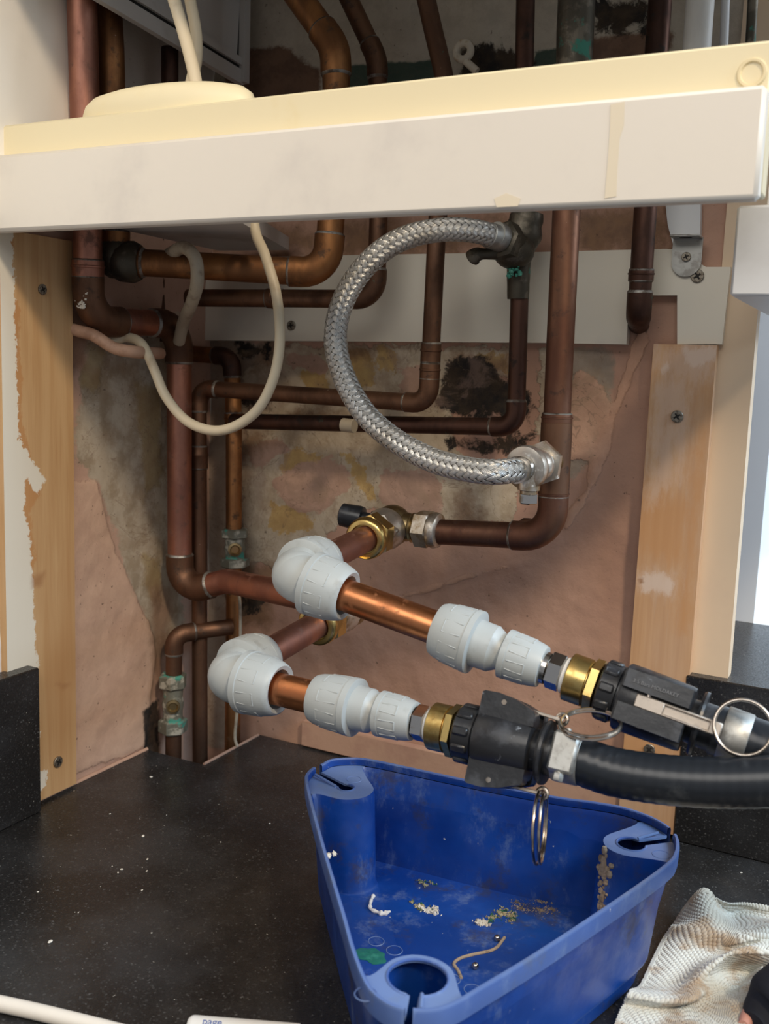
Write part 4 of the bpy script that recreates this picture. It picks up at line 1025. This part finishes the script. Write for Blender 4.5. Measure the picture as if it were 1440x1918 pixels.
# cavity outline: rim_in with corner posts bulging inward
def cavity(scale_to=1.0, off=.0045):
    L = offset(O, off).copy(); n = len(L)
    for c, rr in zip(corn, crad):
        # points farther out than the post are pulled to a rounded post front
        dirn = nrm(cen-c)
        for i in range(n):
            q = L[i]-c
            al = q @ dirn; pe = q-al*dirn; pl = np.linalg.norm(pe)
            lim = math.sqrt(max(0., rr*rr-pl*pl)) if pl < rr else -(pl-rr)*1.9
            if al < lim and np.linalg.norm(L[i]-c) < .13:
                L[i] = L[i]+dirn*(lim-al)
    for _ in range(3): L = (np.roll(L, 1, 0)+L*2+np.roll(L, -1, 0))/4
    return L
CAV = cavity()
tub = thing('corner_tub', 'dirty blue plastic triangular tub with holed corners standing on the worktop', 'tub', (*cen, WT))
n = len(O); sc = lambda L, k: cen+(L-cen)*k
mb = MB()
def loop3(L, z): return [np.array([p[0], p[1], z]) for p in L]
R_ = [loop3(sc(O, .84), WT+.001), loop3(sc(O, .848), WT+.004), loop3(offset(sc(O, 1), .006), ZR-.018), loop3(offset(O, .0035), ZR-.0165), loop3(offset(O, .0006), ZR-.0155), loop3(O, ZR-.002), loop3(offset(O, .0008), ZR), loop3(offset(O, .003), ZR), loop3(offset(O, .0038), ZR-.001), loop3(offset(O, .0040), ZR-.007)]
# slots: drop the wall where the rim is cut
slots = []
for ci, c in enumerate(corn): slots.append((c, cdir[ci]))
slot_dir = [nrm(PZ(604, 1440, ZR)[:2]-corn[0]), nrm(PZ(1262, 1556, ZR)[:2]-corn[1]), nrm(PZ(768, 1893, ZR)[:2]-corn[2])]
slot_w = [.0050, .0052, .0030]
def in_slot(p):
    for c, d, w_ in zip(corn, slot_dir, slot_w):
        q = p-c; al = q @ d
        if al > 0 and abs(q @ V((-d[1], d[0]))) < w_: return True
    return False
vs = [p for r in R_ for p in r]; fs = []
for i in range(len(R_)-1):
    for j in range(n):
        k = (j+1) % n
        if i >= 2 and in_slot((O[j]+O[k])/2): continue
        fs.append((i*n+j, i*n+k, (i+1)*n+k, (i+1)*n+j))
mb.add(vs, fs)
# tub material with scuffs
N = NT('scuffed blue polypropylene')
cb = N.mix(N.ramp(N.noise(12, 5), .4, .7), (.0035, .042, .25), (.006, .062, .33))
cb = N.mix(N.ramp(N.noise(30, 7, .75, (1, 1, .6)), .52, .74, 0, .6), cb, (.17, .24, .40))
cb = N.mix(N.ramp(N.noise(16, 6, .7, off=(3, 3, 3)), .55, .68, 0, .6), cb, (.055, .045, .035))
cb = N.mix(N.ramp(N.noise(110, 4, .6, off=(7, 1, 3)), .72, .75), cb, (.62, .60, .54))
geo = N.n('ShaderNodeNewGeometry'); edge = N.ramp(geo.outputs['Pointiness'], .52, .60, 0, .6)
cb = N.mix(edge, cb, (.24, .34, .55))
N.l(cb, N.b.inputs['Base Color']); N.val(N.b.inputs['Roughness'], N.ramp(N.noise(30, 5), .35, .75, .32, .6)); N.bump(N.noise(70, 5), .15, .001)
M['tub'] = N.m
# inner cavity walls and floor
FZ = WT+.020
IR = [loop3(CAV, ZR-.0075), loop3(sc(CAV, .985), ZR-.012), loop3(sc(CAV, .93), FZ+.006), loop3(sc(CAV, .918), FZ+.001)]
IR.append(loop3(sc(CAV, .90), FZ))
mb.rings(IR, True, False, True)
obj('wall', mb, M['tub'], tub, angle=30)
# corner decks between rim and cavity, with keyholes
lo = offset(O, .0038); mbk = MB(); gap = np.linalg.norm(lo-CAV, axis=1) > .0022
for c, d, w_, hr in zip(corn, slot_dir, slot_w, hrad):
    mbk = MB()
    idx = [i for i in range(n) if gap[i] and np.linalg.norm(lo[i]-c) < .12]
    # make contiguous
    st = [i for i in idx if (i-1) % n not in idx][0]; run = []
    i = st
    while i in idx: run.append(i); i = (i+1) % n
    outer = [lo[i] for i in run if not in_slot(lo[i])]
    inner = [CAV[i] for i in run][::-1]
    # split outer at the slot
    pd_ = V((-d[1], d[0])); 
    side_ = [((p-c) @ pd_) for p in outer]
    ang = math.asin(min(.9, w_/hr)); a_d = math.atan2(d[1], d[0])
    circ = [c+hr*V((math.cos(a_d+a), math.sin(a_d+a))) for a in np.linspace(ang, 2*math.pi-ang, 26)]   # from +side round to -side
    # outer runs CCW: first points on -pd side of d then +pd side
    cut = [k for k in range(len(outer)-1) if side_[k] < 0 <= side_[k+1] and (outer[k]-c) @ d > 0]
    k = cut[0] if cut else len(outer)//2
    Lq = outer[:k+1]+[c+d*(((outer[k]-c) @ d))-pd_*w_]+circ[::-1]+[c+d*(((outer[k]-c) @ d))+pd_*w_]+outer[k+1:]+inner
    try:
        mbk.prism([np.array([p[0], p[1], ZR-.0075]) for p in Lq], (0, 0, -.0022))
    except Exception as ex: print('deck', ex)
    # raised guides beside the slot and collar round the hole
    L_ = np.linalg.norm((outer[k]-c))-.006
    for sg in (1,):
        a = c+d*hr*.9+pd_*sg*(w_+.0018); b = c+d*L_+pd_*sg*(w_+.0028)
        mbk.tube([np.array([*a, ZR-.007]), np.array([*b, ZR-.0045])], .0014, 8)
    mbk.tube([np.array([*(c+1.02*hr*V((math.cos(a_d+a), math.sin(a_d+a)))), ZR-.0078]) for a in np.linspace(ang+.1, 2*math.pi-ang-.1, 26)], .0012, 8)
    mbk.ring(np.array([*(c+d*hr*1.2-pd_*(hr+.011)), ZR-.0076]), (0, 0, 1), .0075, .0005, 24, 6)
    obj('corner_deck', mbk, M['tub'], tub, angle=30)
# thin reliefs on the floor
mb = MB()
for k in range(7):
    p = cen+V((-.07+.02*k, -.02-.004*k)); mb.ring(np.array([*p, FZ]), (0, 0, 1), .007, .0004, 18, 5)
obj('moulded_marks', mb, M['tub'], tub)

# bits lying in the tub
def blob(name, label, px, py, sx, sy, h, mat, cat, z=None, seed=1, n=26, rot=0):
    z = FZ if z is None else z
    c = PZ(px, py, z); random.seed(seed); mbx = MB(); R = []
    ph = [random.uniform(0, 6.28) for _ in range(4)]
    for f, hh in ((1.0, 0), (1.0, .35), (.82, .8), (.5, 1.), (.12, .95)):
        ring = []
        for a in np.linspace(0, 2*math.pi, n, endpoint=False):
            k = 1+.16*math.sin(2*a+ph[0])+.12*math.sin(3*a+ph[1])+.08*math.sin(7*a+ph[2])
            x, y = sx*k*f*math.cos(a), sy*k*f*math.sin(a)
            ring.append(c+V((x*math.cos(rot)-y*math.sin(rot), x*math.sin(rot)+y*math.cos(rot), h*hh*(1+.3*math.sin(5*a+ph[3])))))
        R.append(ring)
    mbx.rings(R); return tag(obj(name, mbx, mat, loc=c, angle=60), label, cat)
blob('paint_blob', 'flat dried dark green paint blob in the near left corner of the tub', 693, 1790, .0135, .0115, .0012, M['paint_green'], 'paint', seed=3)
def clump(name, label, px, py, spread, cnt, mat, cat, seed, rmin=.0003, rmax=.0017, z=None, el=(1, 1)):
    z = FZ if z is None else z
    random.seed(seed); c = PZ(px, py, z); mbx = MB(); cl = [(0, 0, 1.)]+[(random.gauss(0, .5), random.gauss(0, .5), random.uniform(.3, .7)) for _ in range(5)]
    for k in range(cnt*4):
        q = random.choice(cl); g = random.gauss(0, .33)*q[2]; a = random.uniform(0, 6.28)
        r = rmin+(rmax-rmin)*random.random()**2.2
        A = [nrm((random.gauss(0, 1), random.gauss(0, 1), random.gauss(0, 1))) for _ in range(2)]; u_1 = A[0]; v_1 = nrm(np.cross(u_1, A[1])); w_1 = np.cross(u_1, v_1)
        pz_ = c+V(((q[0]+g*math.cos(a))*spread*el[0], (q[1]+g*math.sin(a))*spread*el[1], r*.4))
        h = r*V((random.uniform(.7, 1.8), random.uniform(.5, 1.2), random.uniform(.4, .9)))
        mbx.add([pz_+u_1*h[0], pz_-u_1*h[0], pz_+v_1*h[1], pz_-v_1*h[1], pz_+w_1*h[2], pz_-w_1*h[2]], [(0, 2, 4), (2, 1, 4), (1, 3, 4), (3, 0, 4), (2, 0, 5), (1, 2, 5), (3, 1, 5), (0, 3, 5)])
    o = tag(obj(name, mbx, mat, loc=c, angle=60), label, cat); o['kind'] = 'stuff'; return o
clump('grit_heap', 'heap of green and white grit on the tub floor, near its far side', 945, 1712, .015, 150, M['grit'], 'grit', 5, el=(.8, 1.3))
clump('grit_heap', 'small pile of grit and white flakes left of centre in the tub', 788, 1697, .010, 70, M['grit'], 'grit', 6, el=(1.2, .7))
clump('plaster_debris', 'white plaster crumbs beside the small grit pile in the tub', 803, 1707, .011, 70, M['crumb'], 'debris', 8, .0005, .0024, el=(1.3, .6))
clump('plaster_debris', 'cream plaster crumbs in the middle of the tub near the steel ball', 905, 1730, .009, 60, M['plaster_flake'], 'debris', 9, .0005, .0026, el=(1.2, .7))
clump('dust_patch', 'scatter of brown grit near the far wall of the tub', 797, 1657, .010, 40, M['grit'], 'grit', 11, rmax=.0016)
clump('dust_patch', 'brown dust gathered along the right side of the tub floor', 1010, 1705, .024, 240, M['foam'], 'dust', 12, .0002, .0009, el=(1.3, .7))
P = [PZ(x, y, FZ+.0015) for x, y in [(700, 1676), (694, 1690), (694, 1702), (706, 1708), (718, 1711), (731, 1707)]]
tag(obj('sealant_scrap', MB().tube(spline(P, 6), [.001, .0022, .0016, .0012, .0014, .0018, .0016, .0014, .0013, .0016, .0022, .0018, .0014, .0012, .0016, .0018, .0020, .0016, .0014, .0013, .0016, .0026, .0030, .0022, .0016, .0020, .0028, .0020, .0014, .0012, .0008], 8), M['sealant'], loc=P[0]), 'curled white sealant scrap on the left of the tub floor', 'scrap')
P = [PZ(x, y, FZ+.001) for x, y in [(690, 1642), (698, 1638)]]
tag(obj('sealant_scrap', MB().tube(P, .001, 8), M['sealant'], loc=P[0]), 'tiny straight white sliver near the far left post of the tub', 'scrap')
c = PZ(931, 1757, FZ+.003); b1 = tag(obj('steel_ball', MB().ball(c, .0031, 20), M['steel_clean'], loc=c), 'small steel ball on the tub floor, further from the near edge', 'ball', 'steel balls in the tub')
b2 = b1.copy(); C.objects.link(b2); b2.location = PZ(890, 1809, FZ+.003); b2['label'] = 'small steel ball lying against the near right side of the tub'
P = [PZ(x, y, FZ+.0008) for x, y in [(945, 1756), (925, 1778), (885, 1788), (862, 1795), (850, 1805), (858, 1818), (864, 1832)]]
tag(obj('clay_smear', MB().tube(spline(P, 6), .0014, 8), M['foam'], loc=P[0]), 'thin dried clay smear winding to the near right side of the tub', 'smear')
# torn foam dirt on the right post, paint splash on left rim
dB_ = nrm(cen-corn[1]); dS_ = nrm(nrm(np.array([0, -1.12])-corn[1])*.55+dB_)
P = []
for k, zz in enumerate((ZR-.010, ZR-.03, ZR-.05, ZR-.07)):
    q = corn[1]+nrm(dS_+V((-dS_[1], dS_[0]))*(.10*k-.2))*(crad[1]-.001); q = cen+(q-cen)*(.985-.055*(ZR-zz)/.1)
    P.append(np.array([q[0], q[1], zz]))
mb = MB(); random.seed(5)
for k in range(90):
    f = random.random()*2.999; i_ = int(f); q = P[i_]+(P[i_+1]-P[i_])*(f-i_); r_ = random.uniform(.001, .0034)*(1-.12*f)
    mb.ball(q+V((-dS_[1], dS_[0], 0))*random.gauss(0, .0028+.0012*math.sin(f*2)), r_, 8, (1, 1, random.uniform(.8, 2)))
tag(obj('filler_splash', mb, M['foam'], loc=P[0]), 'dried beige filler stuck on the right hand post inside the tub', 'filler')
clump('paint_splash', 'white paint splash on the left rim of the tub', 613, 1603, .0045, 30, M['crumb'], 'paint', 15, .0005, .0020, z=ZR-.002)

# ------------------------------------------------------------------ crumbs on the worktop
random.seed(21)
cm = MB(); cm.ball((0, 0, .0006), .0014, 8, (1.3, 1, .6))
crumbs = [(283, 1456, 1.3, 'pale crumb on the worktop near the pipe notch'), (268, 1567, 1.5, 'largest white crumb in the middle of the worktop'), (276, 1610, 1.0, 'white crumb just in front of the largest crumb'), (275, 1632, .9, 'white crumb third in the row towards the viewer'),
          (228, 1629, 1.1, 'elongated white crumb left of the row'), (221, 1635, .9, 'white crumb touching the elongated one'), (210, 1623, .6, 'tiny crumb left of the elongated white crumb'), (94, 1765, 1.6, 'large lone white crumb near the left foreground'), (266, 1668, .8, 'white crumb alone on the middle of the foreground worktop'),
          (71, 1671, .7, 'tiny white speck far left in the foreground'), (413, 1578, .7, 'white speck between the left crumbs and the tub'), (206, 1525, .8, 'pale crumb towards the left upstand'), (312, 1527, .6, 'tiny crumb right of the pale crumbs near the notch'), (505, 1543, .8, 'reddish speck near the tub corner'),
          (1345, 1697, .9, 'tiny crumb on the dark worktop behind the cloth'), (1388, 1635, .9, 'orange crumb behind the cloth near the right upstand'), (284, 1748, .6, 'small speck in the front centre of the worktop'), (431, 1912, 1.2, 'white crumb just behind the printed white tube')]
first = None
for (x, y, k, lab) in crumbs:
    if first is None:
        o = first = obj('crumb', cm, M['crumb'], loc=(0, 0, 0))
    else: o = first.copy(); C.objects.link(o)
    tag(o, lab, 'crumb', 'crumbs on the worktop'); o.location = PZ(x, y, WT); o.scale = (k*.95, k*.75, k*.8); o.rotation_euler = (0, 0, random.uniform(0, 3))

# ------------------------------------------------------------------ white rod and printed tube at the bottom
P = [PZ(-60, 1868, WT+.0065), PZ(60, 1893, WT+.0065), PZ(230, 1935, WT+.0065), PZ(330, 1965, WT+.0065)]
tag(obj('white_rod', MB().tube(spline(P, 6), .0062, 20), M['white'], loc=P[1]), 'slim white plastic rod lying on the worktop at the bottom left corner', 'rod')
a, b = PZ(352, 1925, WT+.0095), PZ(560, 1942, WT+.0095)
t = thing('printed_tube', 'white plastic tube with blue print peeking in at the bottom edge', 'tube', a-V((0, 0, .0095)))
obj('barrel', MB().lathe(a, b-a, [(0, .007), (.002, .0088), (.004, .0093), (np.linalg.norm(b-a), .0093)], 32), M['sealant'], t)
axp = nrm(b-a); upp = nrm(V((0, -.35, 1.))); upp = nrm(upp-(upp @ axp)*axp); sd_ = np.cross(upp, axp)
fc = bpy.data.curves.new('blue_print', 'FONT'); fc.body = 'page'; fc.size = .0085; fc.extrude = .0002
fo = bpy.data.objects.new('blue_print', fc); C.objects.link(fo); dg = bpy.context.evaluated_depsgraph_get()
tme = bpy.data.meshes.new_from_object(fo.evaluated_get(dg)); bpy.data.objects.remove(fo)
mb = MB(); yd = np.cross(upp, axp); o0 = a+axp*.012
mb.add([o0+axp*v.co.x+.0095*(math.cos((v.co.y-.003)/.0095)*upp+math.sin((v.co.y-.003)/.0095)*yd)+v.co.z*upp for v in tme.vertices], [tuple(p.vertices) for p in tme.polygons])
obj('blue_print', mb, M['text_blue'], t)

# ------------------------------------------------------------------ crumpled cloth
cl_c = PZ(1330, 1840, WT)
# control net: rows from back to front, columns left to right; each (px, py, height)
net = [
 [(1262, 1738, .003), (1285, 1700, .018), (1318, 1667, .034), (1352, 1688, .030), (1395, 1690, .026), (1450, 1700, .024), (1520, 1715, .020)],
 [(1253, 1745, .004), (1290, 1722, .020), (1326, 1700, .032), (1366, 1718, .014), (1400, 1715, .016), (1450, 1725, .016), (1520, 1735, .012)],
 [(1258, 1738, .016), (1300, 1740, .026), (1340, 1748, .028), (1380, 1752, .032), (1410, 1748, .036), (1450, 1738, .040), (1520, 1740, .036)],
 [(1242, 1762, .006), (1275, 1768, .014), (1320, 1778, .016), (1362, 1785, .018), (1400, 1775, .026), (1440, 1768, .032), (1520, 1770, .030)],
 [(1222, 1800, .004), (1255, 1808, .008), (1290, 1815, .010), (1318, 1812, .020), (1345, 1800, .030), (1385, 1785, .034), (1500, 1790, .030)],
 [(1198, 1850, .003), (1228, 1850, .006), (1262, 1850, .008), (1290, 1850, .016), (1322, 1832, .018), (1372, 1820, .006), (1500, 1830, .006)],
 [(1178, 1860, .020), (1210, 1868, .020), (1255, 1875, .020), (1295, 1873, .022), (1330, 1850, .012), (1380, 1850, .006), (1440, 1800, .010)],
 [(1165, 1885, .008), (1195, 1888, .008), (1235, 1892, .008), (1280, 1885, .008), (1325, 1885, .010), (1370, 1880, .016), (1425, 1835, .022)],
 [(1150, 1925, .004), (1190, 1930, .006), (1235, 1935, .010), (1280, 1930, .014), (1330, 1930, .016), (1380, 1920, .018), (1410, 1880, .022)],
 [(1130, 1990, .004), (1190, 1995, .006), (1240, 1995, .010), (1290, 1990, .014), (1330, 1985, .016), (1370, 1975, .018), (1400, 1950, .018)]]
G = np.array([[PZ(x, y, WT+h) for x, y, h in r] for r in net])
def cr1(a, b, c, d, t): return .5*(2*b+(c-a)*t+(2*a-5*b+4*c-d)*t*t+(3*b-a-3*c+d)*t**3)
def upsample(G, k):
    g = np.concatenate([2*G[:1]-G[1:2], G, 2*G[-1:]-G[-2:-1]]); out = []
    for i in range(1, len(g)-2):
        for q in range(k): out.append(cr1(g[i-1], g[i], g[i+1], g[i+2], q/k))
    out.append(g[-2]); return np.array(out)
G2 = upsample(G, 34); G2 = np.swapaxes(upsample(np.swapaxes(G2, 0, 1), 44), 0, 1)
nr_, nc_ = G2.shape[:2]
tu = np.gradient(G2, axis=0); tv_ = np.gradient(G2, axis=1); nn = np.cross(tv_, tu); nn /= np.linalg.norm(nn, axis=2)[:, :, None]+1e-9; nn[nn[:, :, 2] < 0] *= -1
I, J = np.meshgrid(range(nr_), range(nc_), indexing='ij')
su = np.cumsum(np.linalg.norm(tu, axis=2), axis=0); sv = np.cumsum(np.linalg.norm(tv_, axis=2), axis=1)
waf = .0014*(np.abs(np.sin(su/.0042*math.pi))*np.abs(np.sin(sv/.0036*math.pi+(np.floor(su/.0042) % 2)*math.pi/2)))
hem = (I < 10) | (J < 10) | (I > nr_-10)
waf = np.where(hem, .0016*np.abs(np.sin((su+sv)/.003*math.pi))*.5+.0008, waf)
P3 = G2+nn*waf[:, :, None]; P3[:, :, 2] = np.maximum(P3[:, :, 2], WT+.0012)
vs = [tuple(p-cl_c) for p in P3.reshape(-1, 3)]; fs = [(i*nc_+j, i*nc_+j+1, (i+1)*nc_+j+1, (i+1)*nc_+j) for i in range(nr_-1) for j in range(nc_-1)]
me = bpy.data.meshes.new('cleaning_cloth'); me.from_pydata(vs, [], fs); me.polygons.foreach_set('use_smooth', [True]*len(me.polygons))
N = NT('waffle microfibre cloth'); cb = N.mix(N.ramp(N.noise(14, 5), .42, .66), (.66, .66, .60), (.50, .47, .39))
cb = N.mix(N.ramp(N.noise(22, 5, off=(4, 4, 1)), .48, .64, 0, .8), cb, (.36, .23, .12))
N.l(cb, N.b.inputs['Base Color']); N.b.inputs['Roughness'].default_value = .95; N.b.inputs['Sheen Weight'].default_value = .3; N.bump(N.noise(900, 2), .4, .0005)
me.materials.append(N.m)
clo = tag(link('cleaning_cloth', me, None, tuple(cl_c)), 'crumpled pale grey waffle cloth on the worktop in the bottom right corner', 'cloth')
sm = clo.modifiers.new('thickness', 'SOLIDIFY'); sm.thickness = .0012; sm.offset = -1

# ------------------------------------------------------------------ edge of a person at the bottom right
pz = PZ(1470, 1900, WT+.03)
t = thing('person', 'person in dark clothing at the bottom right corner, only sleeve and a sliver of hand', 'person', pz)
obj('hand', MB().tube(spline([PZ(1392, 1920, WT+.020), PZ(1420, 1876, WT+.022), PZ(1450, 1845, WT+.026), PZ(1500, 1830, WT+.03)], 6), [.004, .0055, .006, .0065, .007, .007, .007, .0075, .008, .008, .009, .010, .011, .012, .013, .014, .015, .016, .017], 16), M['skin'], t)
obj('sleeve', MB().tube(spline([PZ(1412, 1925, WT+.018), PZ(1440, 1908, WT+.020), PZ(1480, 1885, WT+.03), PZ(1560, 1870, WT+.04)], 6), [.012, .014, .016, .018, .020, .022, .024, .026, .028, .030, .031, .032, .034, .036, .038, .04, .04, .04, .04], 20), M['navy'], t)
for o in bpy.data.objects:
    if 'r' in o.keys(): del o['r']
